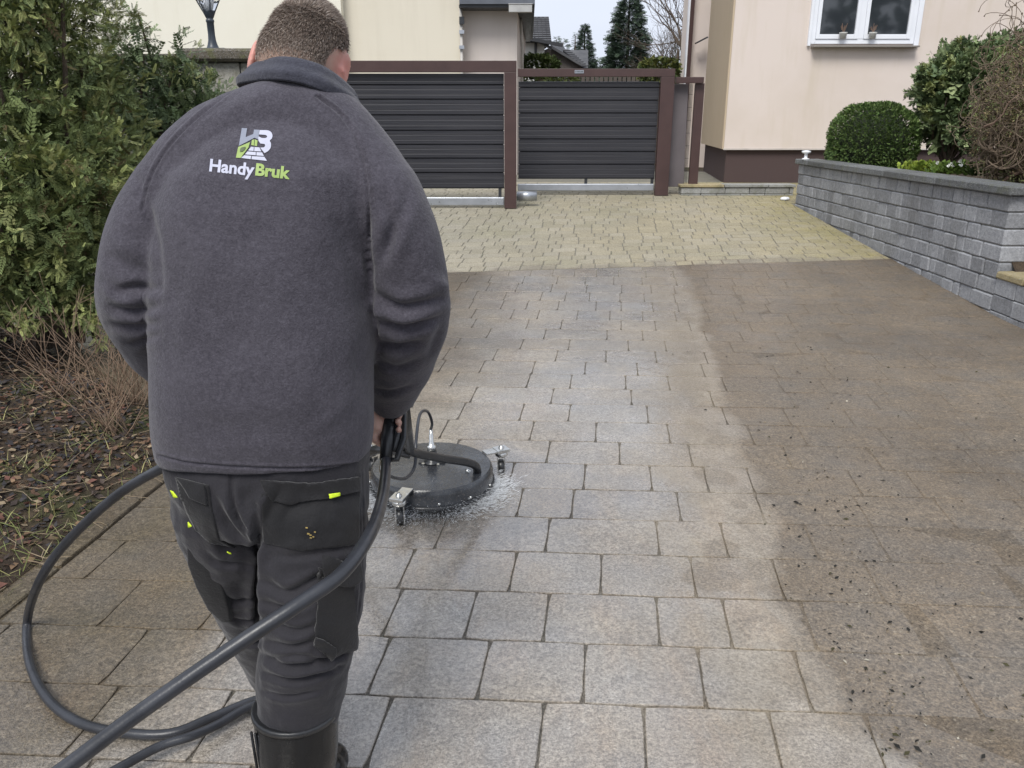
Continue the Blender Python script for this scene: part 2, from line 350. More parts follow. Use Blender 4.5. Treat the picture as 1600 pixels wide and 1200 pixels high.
M['block'] = block_mat('grey_block', (.205, .21, .222), (.35, .355, .37)); M['cap'] = block_mat('dark_coping', (.09, .094, .096), (.17, .175, .175), .25)
M['cap_yellow'] = block_mat('yellow_coping', (.30, .24, .13), (.42, .35, .20), .3); M['pale_block'] = block_mat('pale_block', (.24, .24, .23), (.36, .36, .34), .3)
M['pillar'] = block_mat('rough_pillar', (.30, .285, .245), (.50, .48, .43), .25); M['pillar_cap'] = block_mat('mossy_pillar_cap', (.07, .06, .045), (.16, .14, .11), .6)
M['grey_panel'] = simple('grey_panel', (.115, .10, .105), .7, .12, 3, .2, 60, .003)
def ground_mat():
    t = NT('earth'); n = t.noise(9, 6, .65); c = t.mix(t.ramp(n, .35, .65), (.035, .026, .02), (.095, .07, .048))
    c = t.mix(t.ramp(t.noise(2.3, 5), .5, .66, 0, .75), c, (.07, .085, .03)); c = t.mix(t.ramp(t.voro(60), .1, .3, .5, 0), c, (.03, .026, .026))
    return t.done(c, .95, t.bump(t.noise(35, 5, .7), 1, .03), spec=.2)
M['earth'] = ground_mat()
def leaf_mat(name, trans=.12, rough=.6, gain=1.):
    t = NT(name); c = t.tone(); n = t.noise(25, 3); c = t.mix(1, c, t.mix(t.ramp(n, .3, .7), (.75 * gain,) * 3, (1.2 * gain,) * 3), 'MULTIPLY')
    return t.done(c, rough, None, spec=.25)
M['leaf'] = leaf_mat('foliage'); M['litter'] = leaf_mat('litter', rough=.7)
def glass_mat():
    t = NT('window_glass'); return t.done((.03, .035, .04), .04, t.bump(t.noise(2, 2), .03, .01), spec=1.0)
M['glass'] = glass_mat()
tg = NT('clear_glass'); M['clear'] = tg.done((.9, .92, .95), .05, None, Transmission_Weight=.9, IOR=1.3)
tg = NT('water'); M['water'] = tg.done((.95, .97, 1), .08, None, Transmission_Weight=.8, IOR=1.33)

# ------------------------------------------------------------------ ground
def grid(name, xs, ys, zf, m, kind='structure', parent=None):
    v = [(x, y, zf(x, y)) for y in ys for x in xs]; n = len(xs)
    f = [(j * n + i, j * n + i + 1, (j + 1) * n + i + 1, (j + 1) * n + i) for j in range(len(ys) - 1) for i in range(n - 1)]
    mb = MB(); mb.v = v; mb.f = f; o = mb.obj(name, m, parent, True); return tag(o, kind=kind)
EA, EB = gr(0, 965), gr(260, 750)
edir = ((EB - EA).x / (EB - EA).y)
def edge_x(y): return EA.x + (y - EA.y) * edir if y < 3.6 else EA.x + (3.6 - EA.y) * edir - (y - 3.6) * 1.1
xs = [-900, -300, -100, -40, -20, -12, -9] + [-7 + .35 * i for i in range(60)] + [15, 25, 60, 150, 400, 900]
ys = [-60, -20, -8] + [-3 + .35 * i for i in range(55)] + [17, 20, 26, 35, 60, 120, 300, 900, 1500]
grid('ground', xs, ys, lambda x, y: G(min(y, 40)) - .07, M['earth'])
# bed on the left
def bed_z(x, y):
    d = max(0, edge_x(y) - .1 - x); return G(y) + (.0 if d <= 0 else .03 * min(1, d * 4) + .07 * min(1, d / 2) + .02 * noise.noise(Vector((x * 3, y * 3, 0))) * min(1, d * 3) + .008 * noise.noise(Vector((x * 14, y * 14, 3))))
def bed():
    v = []; f = []; n = 60; rows_ = 110
    for j in range(rows_):
        y = .5 + j * .075; e = edge_x(y) - .085
        for i in range(n): x = e - (i / (n - 1)) ** 1.4 * 4.5; v.append((x, y, bed_z(x, y) - (.05 if i == 0 else 0)))
    for j in range(rows_ - 1):
        for i in range(n - 1): f.append((j * n + i + 1, j * n + i, (j + 1) * n + i, (j + 1) * n + i + 1))
    mb = MB(); mb.v = v; mb.f = f; tag(mb.obj('flower_bed', M['earth'], None, True), kind='structure')
bed()

# ------------------------------------------------------------------ paving
XW = 3.70                                  # face of the garden wall
SL = -.055; VX = .123; PITCH = .254; C0 = 1.746
DIRT = [tuple(gr(*q_)[:2]) for q_ in ((1065, 425), (1112, 560), (1165, 720), (1212, 900), (1245, 985), (1283, 1060), (1308, 1130), (1370, 1172), (1480, 1215), (1700, 1290))]
def dirt_x(y): q_ = sorted(DIRT, key=lambda a: a[1]); return float(np.interp(y, [a[1] for a in q_], [a[0] for a in q_]))
drive = grid('driveway', [-3.2 + .1 * i for i in range(72)], [.2 + .1 * i for i in range(76)], lambda x, y: G(y) - (.0065 if x < dirt_x(y) + .02 else .0012), M['drive_joint'])
# cut the bed side out of the joint sheet
def stone_mesh(name, poly, h, inset, zf, lift, tilt, jit, sub):
    cx = sum(p[0] for p in poly) / len(poly); cy = sum(p[1] for p in poly) / len(poly); n0 = len(poly); ring = []
    for i in range(n0):
        a, b = Vector(poly[i]), Vector(poly[(i + 1) % n0]); k = sub if (b - a).length > .06 else 1
        for j in range(k):
            p = a.lerp(b, j / k); nrm = Vector(((b - a).y, -(b - a).x)).normalized()
            if j == 0: p = p.lerp(Vector((cx, cy)), min(.06, .006 / max(.01, (p - Vector((cx, cy))).length)))
            ring.append(p + nrm * random.uniform(-jit, jit * .6))
    n = len(ring); v = []; f = []; c = Vector((cx, cy))
    def z(p): return zf(p[0], p[1]) + lift + tilt[0] * (p[0] - cx) + tilt[1] * (p[1] - cy)
    for p in ring:
        d = (c - p); q = p + d.normalized() * inset; v.append((q.x, q.y, z(q)))
    for p in ring: v.append((p.x, p.y, z(p) - inset * .8))
    for p in ring: v.append((p.x, p.y, z(p) - h))
    f.append(tuple(range(n)))
    for i in range(n):
        j = (i + 1) % n; f.append((i, n + i, n + j, j)); f.append((n + i, 2 * n + i, 2 * n + j, n + j))
    return v, f
def lay(parent, name, polys, m, h, inset, tilt_s, jit, sub, limit=300, minpx=10):
    items = []
    for p in polys:
        cx = sum(q[0] for q in p) / len(p); cy = sum(q[1] for q in p) / len(p)
        c3 = (cx, max(cy, .3), G(cy)); pr = proj([c3])[0]; inview = -60 < pr[0] < 1660 and -20 < pr[1] < 1300
        w = (max(q[0] for q in p) - min(q[0] for q in p)) * ppm(c3); items.append((w if inview else 0, p, (cx, cy)))
    items.sort(key=lambda t: -t[0]); rest = MB(); rt = []; inst = []
    for k, (w, p, c) in enumerate(items):
        tl = (random.gauss(0, tilt_s), random.gauss(0, tilt_s)); v, f = stone_mesh(name, p, h, inset, lambda x, y: G(y), random.uniform(-.001, .001), tl, jit, sub)
        tone = (random.random() * .8 + .1, random.random() ** 2, random.random())
        if k < limit and w >= minpx:
            mb = MB(); mb.v = [(a - c[0], b - c[1], z_ - G(c[1])) for a, b, z_ in v]; mb.f = f
            o = mb.obj(name, m, parent, tone=tone); o.location = (c[0], c[1], G(c[1]))
        else:
            rest.add(v, f); rt += [tone] * len(v)
    if rest.v:
        me = rest.mesh(name + '_rest'); me.materials.append(m); set_tone(me, rt)
        o = link(bpy.data.objects.new(name, me), parent); tag(o, kind='stuff')
JO = {  # joints read off the photograph, photo pixels at the far edge of the row
    -1: [(610, 1100), (850, 1104), (1005, 1108), (1200, 1118)], 0: [(608, 1003), (765, 1008), (915, 1012), (1090, 1018), (1240, 1022)],
    1: [(745, 928), (858, 930), (1025, 935), (1128, 940)], 2: [(648, 860), (808, 864), (940, 868), (1078, 872), (1205, 876)],
    3: [(700, 806), (860, 810), (1025, 815), (1125, 819)], 4: [(818, 764), (897, 765), (1057, 770), (1180, 774)], 5: [(915, 725), (1015, 728), (1098, 730), (1165, 732)],
    6: [(860, 690), (968, 692), (1075, 695)], 7: [(835, 658), (932, 660), (1042, 662)], 8: [(820, 630), (892, 631), (1010, 633)]}
slabs = []
for k in range(-6, 26):
    c0, c1 = C0 + k * PITCH, C0 + (k + 1) * PITCH; g = .0018; gy = .0013
    us = []
    if k in JO:
        for q in JO[k]: a = gr(*q); us.append(a.x - VX * a.y)
    else: us = [random.uniform(0, .4)]
    last = None
    ws = [.25, .32, .32, .40, .44] if k < 16 else [.2, .25, .3]
    while us[0] > -6: us.insert(0, us[0] - random.choice(ws))
    while us[-1] < 4: us.append(us[-1] + random.choice(ws))
    for a, b in zip(us[:-1], us[1:]):
        def pt(u, c):  # x - VX*y = u ; y = c + SL*x
            x = (u + VX * c) / (1 - VX * SL); return (x, c + SL * x)
        poly = [pt(a + g, c0 + gy), pt(b - g, c0 + gy), pt(b - g, c1 - gy), pt(a + g, c1 - gy)]
        poly = clip(poly, (XW - .012, 0), (XW - .012, 20)); 
        if not poly: continue
        poly = clip(poly, (edge_x(0) + .01, 0), (edge_x(3.6) + .01, 3.6))[::1] if False else poly
        # left edge: keep right side
        poly = clip(poly, (edge_x(3.6) + .012, 3.6), (edge_x(0) + .012, 0)) if poly and min(q[1] for q in poly) < 3.6 else poly
        if poly and max(q[1] for q in poly) > 3.6:
            poly = clip(poly, (edge_x(9) + .012, 9), (edge_x(3.6) + .012, 3.6))
        if poly: poly = clip(poly, (BB[0], BB[1] - .006), (BA[0], BA[1] - .006))
        if poly and area(poly) > .0012: slabs.append(poly)
lay(drive, 'paving_slab', slabs, M['slab'], .03, .0022, .003, .0018, 5)
upper = grid('upper_driveway', [-4 + .25 * i for i in range(42)], [7.0 + .25 * i for i in range(40)], lambda x, y: G(y) - .006, M['joint'])
ys_ = []
ln = math.hypot(BB[0] - BA[0], BB[1] - BA[1]); bu = ((BB[0] - BA[0]) / ln, (BB[1] - BA[1]) / ln)
k = 0; d = 0
while d < 6.2:
    pitch = .16; tilt = max(0, 1 - d / 3.0); ux = 1.0; u = -5 + random.uniform(0, .2)
    s = bu[1] / bu[0] * (1 - min(1, d / 3.6))            # rows turn square to the gate further up
    c0 = BA[1] - BA[0] * bu[1] / bu[0]
    base = lambda x, dd: c0 + bu[1] / bu[0] * (1 - min(1, dd / 3.6)) * x + dd * (1 + .0) + (.21 * min(1, dd / 3.6))
    while u < 6:
        w = random.choice([.13, .16, .2, .2, .24]); a, b = u + .0014, u + w - .0014
        q0, q1 = d + .0022, d + pitch - .0022
        poly = [(a, base(a, q0)), (b, base(b, q0)), (b + .0, base(b, q1)), (a, base(a, q1))]
        sh = .10
        poly = [(x + sh * (y - 8), y) for x, y in poly]
        lim = XW - .012
        if poly[0][1] > 10.62: lim = 6
        poly = clip(poly, (lim, 0), (lim, 20)); u += w
        if poly and area(poly) > .002 and poly[0][0] > -4: ys_.append(poly)
    d += pitch
lay(upper, 'paving_stone', ys_, M['yellow'], .03, .003, .004, .001, 1, minpx=8)
# kerb along the bed
ke = empty('kerb', 'narrow mossy concrete kerb between the flower bed and the driveway', 'kerb')
yy = .4
while yy < 3.55:
    y1 = min(yy + .5, 3.6); a, b = edge_x(yy), edge_x(y1)
    v, f = stone_mesh('k', [(a - .075, yy + .003), (a + .006, yy + .003), (b + .006, y1 - .003), (b - .075, y1 - .003)], .06, .006, lambda x, y: G(y), .008 + random.uniform(-.003, .003), (0, 0), .003, 6)
    mb = MB(); mb.v = v; mb.f = f; mb.obj('kerb_stone', M['kerb'], ke, tone=(random.random(), 0, 0)); yy += .5

# ------------------------------------------------------------------ garden wall of split blocks
def block(mb_parent, name, x0, x1, y0, y1, z0, z1, m, bev=.006, jit=.003, ang=None):
    mb = MB(); j = lambda: random.uniform(-jit, jit)
    cx, cy, cz = (x0 + x1) / 2, (y0 + y1) / 2, (z0 + z1) / 2
    mb.box(x0 - cx, x1 - cx, y0 - cy, y1 - cy, z0 - cz, z1 - cz)
    mb.v = [(a + j(), b + j() * .5, c + j() * .4) for a, b, c in mb.v]
    o = mb.obj(name, m, mb_parent, bevel=bev, seg=1, tone=(random.random(), random.random(), 0)); o.location = (cx, cy, cz); return o
gw = empty('garden_wall', 'grey split block retaining wall with dark overhanging coping beside the drive', 'wall')
CH = .125; TOP = 1.045; CT = .065; YN, YF = 5.98, 10.55
for k in range(9):
    z1 = TOP - CT - k * CH; z0 = z1 - CH
    if z1 < G(YN) - .02: break
    y = YN if k < 5 else YN + .0
    first = True
    while y < YF:
        w = random.choice([.10, .16, .2, .24, .18, .12]) if not first else [.30, .22, .34, .26, .19, .24, .3, .2, .2][k]
        first = False
        y2 = min(y + w, YF); y2 = YF if YF - y2 < .08 else y2
        if z1 > G(y) - .03:
            block(gw, 'block', XW + random.uniform(-.005, .006), XW + .2, y + .003, y2 - .003, z0 + .003, z1 - .002, M['block'], .010)
        y = y2
# face core behind the joints
MB().box(XW + .018, XW + .17, YN + .02, YF - .01, 0, TOP - CT - .01).obj('core', M['joint'], gw)
y = YN - .05
while y < YF:
    y2 = min(y + random.choice([.5, .6, .55]), YF + .03); y2 = YF + .03 if YF + .03 - y2 < .2 else y2
    block(gw, 'coping_stone', XW - .045, XW + .25, y + .002, y2 - .002, TOP - CT, TOP, M['cap'], .009, .003); y = y2
# lower wall towards the camera
lw = empty('low_garden_wall', 'low block wall with yellow coping in front of the higher grey wall end', 'wall')
for k in range(3):
    z1 = TOP - CT - (4.9 + k) * CH; z0 = z1 - CH; y = YN - .004
    while y > 3.6:
        w = random.choice([.14, .26, .3, .22]); block(lw, 'block', XW - .004 + random.uniform(-.003, .003), XW + .2, y - w + .003, y - .002, z0 + .003, z1 - .002, M['block']); y -= w
MB().box(XW + .018, XW + .17, 3.7, YN - .02, 0, TOP - CT - 4.9 * CH - .01).obj('core', M['joint'], lw)
y = YN - .01
while y > 3.5:
    block(lw, 'coping_stone', XW - .015, XW + .24, y - .34, y - .004, TOP - CT - 4.9 * CH, TOP - CT - 4.9 * CH + .055, M['cap_yellow'], .01, .004); y -= .345
# planting ground behind the walls
def terrace_z(x, y):
    t = min(1, max(0, (y - 5.9) / .5)); return (.40 * (1 - t) + .94 * t) + .03 * noise.noise(Vector((x * 2, y * 2, 9))) + max(0, (x - 4.1)) * .25 * (1 - t)
grid('terrace_soil', [XW + .1 + .15 * i for i in range(36)], [3.6 + .12 * i for i in range(60)], terrace_z, M['earth'])
# small pale wall by the house, behind the drive end
pw = empty('border_wall', 'low pale block border with flat caps below the brown house plinth', 'wall')
xa, xb, yb = at(1064, 300, 11.35).x, XW + .25, 11.35
for k in range(2):
    x = xa; z0 = G(yb) - .06 + k * .085
    while x < xb:
        w = random.choice([.22, .28, .34]); x2 = min(x + w, xb); block(pw, 'block', x + .003, x2 - .003, yb, yb + .2, z0, z0 + .082, M['pale_block']); x = x2
x = xa - .02
while x < xb:
    x2 = min(x + .62, xb + .02); block(pw, 'coping_stone', x + .003, x2 - .003, yb - .02, yb + .26, G(yb) + .112, G(yb) + .15, M['cap_yellow'] if x < xa + .5 else M['pale_block'], .006); x = x2

# ------------------------------------------------------------------ gate
def zat(py, Y): return at(800, py, Y).z
def xat(px, py, Y): return at(px, py, Y).x
def gate(name, label, Y, px0, px1, beam, boards, post, postpy, rail, dy=.06, tx=0):
    g = empty(name, label, 'gate')
    xl, xr = xat(px0, 200, Y), xat(px1, 200, Y)
    bz1, bz0 = zat(beam[0], Y), zat(beam[1], Y)
    pz0 = zat(postpy, Y)
    p0, p1 = xat(post[0], 200, Y), xat(post[1], 200, Y)
    MB().box(xl, p1, Y - .04, Y + .04, bz0, bz1).obj('top_beam', M['brown_metal'], g, bevel=.004)
    MB().box(p0, p1, Y - .043, Y + .043, pz0, bz0 - .001).obj('post', M['brown_metal'], g, bevel=.004)
    MB().box(p0 + .01, p1 + .0, Y - .048, Y - .041, pz0, pz0 + .05).obj('foot_plate', M['brown_metal'], g)
    zs = [zat(q, Y + dy) for q in boards]
    for a, b in zip(zs[:-1], zs[1:]):
        h = (a - b); mb = MB(); d = Y + dy; prof = [(-.004, b + .006), (-.016, b + .012), (-.016, b + h * .30), (-.0145, b + h * .33), (-.016, b + h * .36), (-.016, b + h * .66), (-.0145, b + h * .69), (-.016, b + h * .72), (-.016, a - .008), (-.004, a - .003), (.016, a - .003), (.016, b + .006)]
        xe = p0 - .004; v = [(xl + .01, d + q[0], q[1]) for q in prof] + [(xe, d + q[0], q[1]) for q in prof]; n = len(prof)
        mb.add(v, [tuple(range(n)), tuple(range(2 * n - 1, n - 1, -1))] + [(i, n + i, n + (i + 1) % n, (i + 1) % n) for i in range(n)]); mb.obj('board', M['slat'], g)
    MB().box(xl, p0 - .002, Y + dy - .002, Y + dy + .02, zs[-1] - .004, zs[-1] + .004).obj('lower_frame', M['dark_metal'], g)
    MB().box(xl + .03, p0 - .01, Y + dy + .018, Y + dy + .03, zs[-1], zs[0] - .002).obj('backing', M['dark_metal'], g)
    rz1, rz0 = zat(rail[0], Y + dy), zat(rail[1], Y + dy)
    MB().box(xl, p0 - .004, Y + dy - .03, Y + dy + .03, rz0, rz1).obj('bottom_rail', M['aluminium'], g, bevel=.01)
    for fx in ((.985,) if px0 < 700 else (.5, .985)):
        x = xl + (p0 - xl) * fx; MB().box(x - .02, x + .02, Y + dy, Y + dy + .03, rz1 - .01, zs[-1]).obj('hanger', M['dark_metal'], g)
    return g, xl, xr
YL, YR = 10.3, 11.35
gL, _, _ = gate('sliding_gate', 'dark slatted gate leaf in wide brown frame nearest the man', YL, 300, 807, (95, 113), [114.5, 133, 155.5, 180, 204, 226, 247.5, 270, 294], (788, 807), 325, (308, 321))
gR, _, _ = gate('sliding_gate', 'dark slatted gate leaf beyond, with open gap under its brown beam', YR, 809, 1050, (107.5, 120), [127, 137, 157, 177, 197.5, 217.5, 237, 257, 279], (1028, 1049), 305, (287, 298))
b = MB(); c = at(823, 306, 10.45); b.tube([c + Vector((-.13, 0, 0)), c + Vector((.13, 0, 0))], .062, 20); tag(b.obj('gate_roller', M['aluminium'], None, True), 'short round aluminium roller tube lying at the foot of the gate post', 'roller')
# maker's plate
c = at(905, 112, YR - .043); MB().box(c.x - .06, c.x + .06, c.y - .004, c.y, c.z - .02, c.z + .02).obj('name_plate', M['aluminium'], gR)
mk = MB()
for i in range(6): x = c.x - .05 + i * .018; mk.box(x, x + .008, c.y - .006, c.y - .004, c.z - .011, c.z + .011); mk.box(x, x + .013, c.y - .006, c.y - .0045, c.z + .003 * (i % 3) - .004, c.z + .003 * (i % 3))
mk.obj('plate_marking', M['dark_metal'], gR)
# pillar, post and mesh at the right of the gate
Y = 11.5
gp = MB(); gp.add([at(1052, 131, Y), at(1076, 131, Y), at(1068, 292, Y), at(1042, 292, Y)] + [at(1052, 131, Y) + Vector((0, .25, 0)), at(1076, 131, Y) + Vector((0, .25, 0)), at(1068, 292, Y) + Vector((0, .25, 0)), at(1042, 292, Y) + Vector((0, .25, 0))],
                  [(3, 2, 1, 0), (4, 5, 6, 7), (0, 1, 5, 4), (1, 2, 6, 5), (2, 3, 7, 6), (3, 0, 4, 7)])
tag(gp.obj('gate_pillar', M['grey_panel'], None, bevel=.006), 'flat grey pillar between the gate post and the wire fence', 'pillar')
wf = empty('fence_panel', 'narrow wire mesh fence with brown post and beam beside the house', 'fence')
x0, x1 = xat(1051, 200, 11.42), xat(1099, 125, 11.42)
MB().box(x0, x1, 11.38, 11.45, zat(130, 11.42), zat(120.5, 11.42)).obj('beam', M['brown_metal'], wf, bevel=.004)
xp0, xp1 = xat(1082, 200, 11.47), xat(1096, 200, 11.47)
MB().box(xp0, xp1, 11.46, 11.52, G(11.4), zat(130, 11.47) - .001).obj('post', M['brown_metal'], wf, bevel=.004)
wm = MB(); xm0 = xat(1070, 200, 11.6)
for i in range(5): x = xm0 + (xp0 - xm0) * (i + .5) / 5; wm.tube([(x, 11.6, G(11.4) + .05), (x, 11.6, zat(131, 11.6))], .003, 6)
for i in range(9): z = G(11.4) + .15 + i * .17; wm.tube([(xm0, 11.6, z), (xp0, 11.6, z)], .003, 6)
wm.obj('wire_mesh', M['dark_metal'], wf)

# ------------------------------------------------------------------ houses
def wallbox(mb, pts, z0, z1): return mb.prism(pts, z0, z1)
# cream house on the left, beyond the gate
hA = empty('cream_house', 'large cream rendered house behind the gate with dark eaves at its corner', 'house')
Ya = 15.5; xA = xat(540, 60, Ya); xB = xat(722, 60, Ya); xC = xat(808, 60, Ya + .25)
MB().box(-14, xA, Ya - .25, Ya + 6, 0, 7.5).obj('wall', M['cream'], hA)
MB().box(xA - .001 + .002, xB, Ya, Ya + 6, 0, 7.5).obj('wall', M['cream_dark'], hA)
MB().prism([(xB, Ya + .2), (xC, Ya + .2), (xat(821, 60, 21), 21), (xB, 21)], 0, zat(17, Ya + .2)).obj('wall', M['pink_render'], hA)
xS = xat(835, 10, Ya)
ev = MB(); zt = zat(15, Ya); ev.prism([(xB - .03, Ya - .25), (xS - .03, Ya - .25), (xS + .05, 21.5), (xB - .03, 21.5)], zt + .003, zt + .05); ev.obj('soffit', M['dark_metal'], hA)
ev = MB(); ev.prism([(xB - .02, Ya - .30), (xS, Ya - .30), (xS + .12, 21.5), (xB, 21.5)], zt + .053, zt + .22); ev.obj('fascia', simple('slate_fascia', (.10, .11, .13), .5), hA)
ev = MB(); xg0 = xat(795, 12, Ya - .35); ev.box(xg0, xS - .05, Ya - .42, Ya - .31, zt - .09, zt + .03); ev.box(xg0 - .01, xS - .04, Ya - .43, Ya - .30, zt + .032, zt + .045); ev.obj('gutter', simple('gutter_grey', (.42, .42, .41), .5), hA, bevel=.01)
px_ = xat(721, 60, Ya - .05); MB().tube([(px_, Ya - .06, .3), (px_, Ya - .06, zt)], .03, 12).obj('downpipe', simple('pipe_grey', (.45, .43, .40), .5), hA, True)
for py in (32, 50, 74): c = at(722, py, Ya - .1); MB().box(c.x - .05, c.x + .04, c.y - .03, c.y + .02, c.z - (.06 if py == 32 else .03), c.z + (.06 if py == 32 else .03)).obj('pipe_clip', M['dark_metal'] if py == 32 else M['aluminium'], hA)
pp = xat(815, 60, 17); MB().tube([(pp + .01, 17, .4), (pp + .01, 17, zt - .5), (pp - .02, 16.9, zt)], .03, 10).obj('drain_pipe', simple('pipe_grey', (.45, .43, .40), .5), hA, True)
# house on the right
hB = empty('pale_house', 'pale pink rendered house with brown plinth and white window', 'house')
Yb = 13.5; zp = 1.07
c1 = (xat(1131, 232, Yb), Yb); c0_ = (xat(1097, 232, 17.0) , 17.0)
MB().prism([c1, (14, Yb), (14, 17.0), c0_], zp, 8).obj('wall', M['house_render'], hB)
# side strip in beige laid on the receding side
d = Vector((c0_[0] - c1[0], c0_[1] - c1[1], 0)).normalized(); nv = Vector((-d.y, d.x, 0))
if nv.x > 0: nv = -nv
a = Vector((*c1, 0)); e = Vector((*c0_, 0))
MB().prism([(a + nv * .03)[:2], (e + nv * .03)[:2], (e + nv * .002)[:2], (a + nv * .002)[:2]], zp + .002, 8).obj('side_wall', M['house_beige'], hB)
MB().prism([(c1[0] + .06, Yb + .06), (14, Yb + .06), (14, 17), (c0_[0] + .06, 17)], .2, zp - .001).obj('plinth', M['plinth'], hB)
MB().box(c1[0] - .01, 14, Yb - .012, Yb - .001, zp - .012, zp + .012).obj('drip_strip', simple('drip_strip', (.55, .5, .46), .6), hB)
# rear wing beyond
xw0, xw1 = xat(1082, 60, 19.5), xat(1112, 60, 19.5)
MB().prism([(xw0, 19.5), (xw1 + .6, 19.5), (xw1 + .6, 26), (xat(1077, 60, 26), 26)], 0, 8).obj('rear_wing', M['house_render'], hB)
MB().box(xat(1076, 60, 19.3), xat(1082, 60, 19.3), 19.3, 19.42, .3, 8).obj('corner_board', M['brown_metal'], hB)
MB().box(xat(1071, 60, 19.5), xat(1076, 60, 19.5), 19.32, 19.44, .3, 8).obj('corner_board', M['white_plastic'], hB)
c = at(1096, 63, 19.2); MB().obox(c, (.12, 0, .06), (0, .1, 0), (-.01, 0, .012)).obj('lamp_shade', M['dark_metal'], hB)
# window
def window():
    w = empty('window', None, None); w.parent = hB
    Yw = Yb - .001; x0, x1 = xat(1266, 60, Yw), xat(1427, 60, Yw); z0 = zat(69, Yw); z1 = z0 + 1.32; fr = MB()
    def bar(a, b, c_, d_, y0=-.03, y1=.02, nm='frame', m='white_plastic'): return MB().box(a, b, Yw + y0, Yw + y1, c_, d_).obj(nm, M[m], w, bevel=.006)
    bar(x0, x0 + .07, z0, z1); bar(x1 - .07, x1, z0, z1); bar(x0 + .071, x1 - .071, z0, z0 + .07); bar(x0 + .071, x1 - .071, z1 - .07, z1)
    bar(x0 - .045, x0 - .001, z0 - .03, z1 + .04, -.05, .01, 'reveal_trim'); bar(x1 + .001, x1 + .075, z0 - .03, z1 + .04, -.05, .01, 'reveal_trim')
    xm = xat(1343, 60, Yw); bar(xm - .045, xm + .045, z0 + .071, z1 - .071, -.034, .02, 'mullion')
    for a, b in ((x0 + .071, xm - .046), (xm + .046, x1 - .071)):
        s = MB()
        for q in ((a, a + .055, z0 + .071, z1 - .071), (b - .055, b, z0 + .071, z1 - .071), (a + .0551, b - .0551, z0 + .071, z0 + .14), (a + .0551, b - .0551, z1 - .14, z1 - .071)): s.box(q[0], q[1], Yw - .045, Yw + .01, q[2], q[3])
        s.obj('sash', M['white_plastic'], w, bevel=.005)
        MB().box(a + .05, b - .05, Yw - .012, Yw - .006, z0 + .13, z1 - .13).obj('pane', M['glass'], w)
    MB().box(x0 + .02, x1 + .05, Yb - .16, Yb - .002, z0 - .055, z0 - .031).obj('sill', simple('sill_stone', (.22, .2, .18), .7), w, bevel=.004)
    for k, px in enumerate((1315, 1361)):
        c = at(px, 52, Yb - .03); p = MB(); p.lathe([(.045, 0), (.055, .07), (.06, .075), (.06, .09), (.05, .09)], (c.x, Yb - .035 - .065, z0 + .071), 16)
        t = empty('plant_pot', ['small cream flowerpot with sprigs behind the left window pane', 'small cream flowerpot with sprigs behind the right window pane'][k], 'flowerpot', 'flowerpots in the window', (0, 0, 0))
        p.obj('pot', simple('pot_cream', (.5, .5, .47), .6), t, True)
        q = MB()
        for i in range(14):
            a = random.uniform(0, 6.28); r = random.uniform(.02, .08); q.tube([(c.x, Yb - .1, z0 + .15), (c.x + r * .5 * math.cos(a), Yb - .1 + .2 * r * math.sin(a), z0 + .2), (c.x + r * math.cos(a), Yb - .1 + .3 * r * math.sin(a), z0 + random.uniform(.2, .3))], .004, 5)
        q.obj('sprig', M['twig'], t)
window()
# houses beyond the street
hC = empty('tiled_house', 'white house with steep dark tiled roof beyond the gate', 'house'); Yc = 34
x0, x1 = xat(800, 60, Yc), xat(851, 60, Yc)
MB().box(x0 - 3, x1, Yc, Yc + 7, 0, zat(66, Yc)).obj('wall', M['white_render'], hC)
def tiles(mb, o_, u, v, nu, nv_, th=.05):
    o_, u, v = Vector(o_), Vector(u), Vector(v); nn = u.cross(v).normalized()
    if nn.y > 0: nn = -nn
    for j in range(nv_):
        for i in range(nu):
            a = o_ + u * (i / nu) + v * (j / nv_); du = u / nu * .94; dv = v / nv_
            mb.add([a + nn * th, a + du + nn * th, a + du + dv + nn * th * .1, a + dv + nn * th * .1, a, a + du, a + du + dv, a + dv], [(0, 1, 2, 3), (4, 5, 1, 0), (1, 5, 6, 2), (0, 3, 7, 4), (2, 6, 7, 3)])
a = at(822, 54, Yc - .4); b_ = at(858, 66, Yc - .4); tp = at(836, 26, Yc + 2.5); tq = at(860, 26, Yc + 2.5)
rf = MB(); tiles(rf, (a.x - 1, Yc - .4, a.z - .25), (b_.x - a.x + 1.1, 0, 0), (0, 2.9, tq.z - a.z + .25), 12, 12); MB().add([(a.x - 1, Yc - .38, a.z - .28), (b_.x + .1, Yc - .38, a.z - .28), (b_.x + .1, Yc + 2.5, tq.z - .05), (a.x - 1, Yc + 2.5, tq.z - .05), (a.x - 1, Yc + 6, a.z), (b_.x + .1, Yc + 6, a.z)], [(0, 1, 2, 3), (3, 2, 5, 4), (0, 4, 5, 1)]).obj('roof', M['roof'], hC)
tag(rf.obj('roof_tile', M['roof'], hC), kind='stuff')
MB().obox(at(843, 64, Yc - .5), (.9, 0, -.15), (0, .1, 0), (0, 0, .06)).obj('eave', M['dark_metal'], hC)
MB().tube([at(837, 66, Yc - .1), at(837, 100, Yc - .1)], .05, 8).obj('downpipe', M['dark_metal'], hC)
MB().obox(at(848, 68, Yc - .2), (.35, 0, -.18), (0, .15, 0), (.0, 0, .05)).obj('eave', M['dark_metal'], hC)
hD = empty('brown_shed', 'low brown gabled outbuilding with dark tiled roof', 'house'); Yd = 38
p = [at(820, 108, Yd), at(910, 108, Yd), at(905, 98, Yd), at(862, 73, Yd), at(820, 92, Yd)]
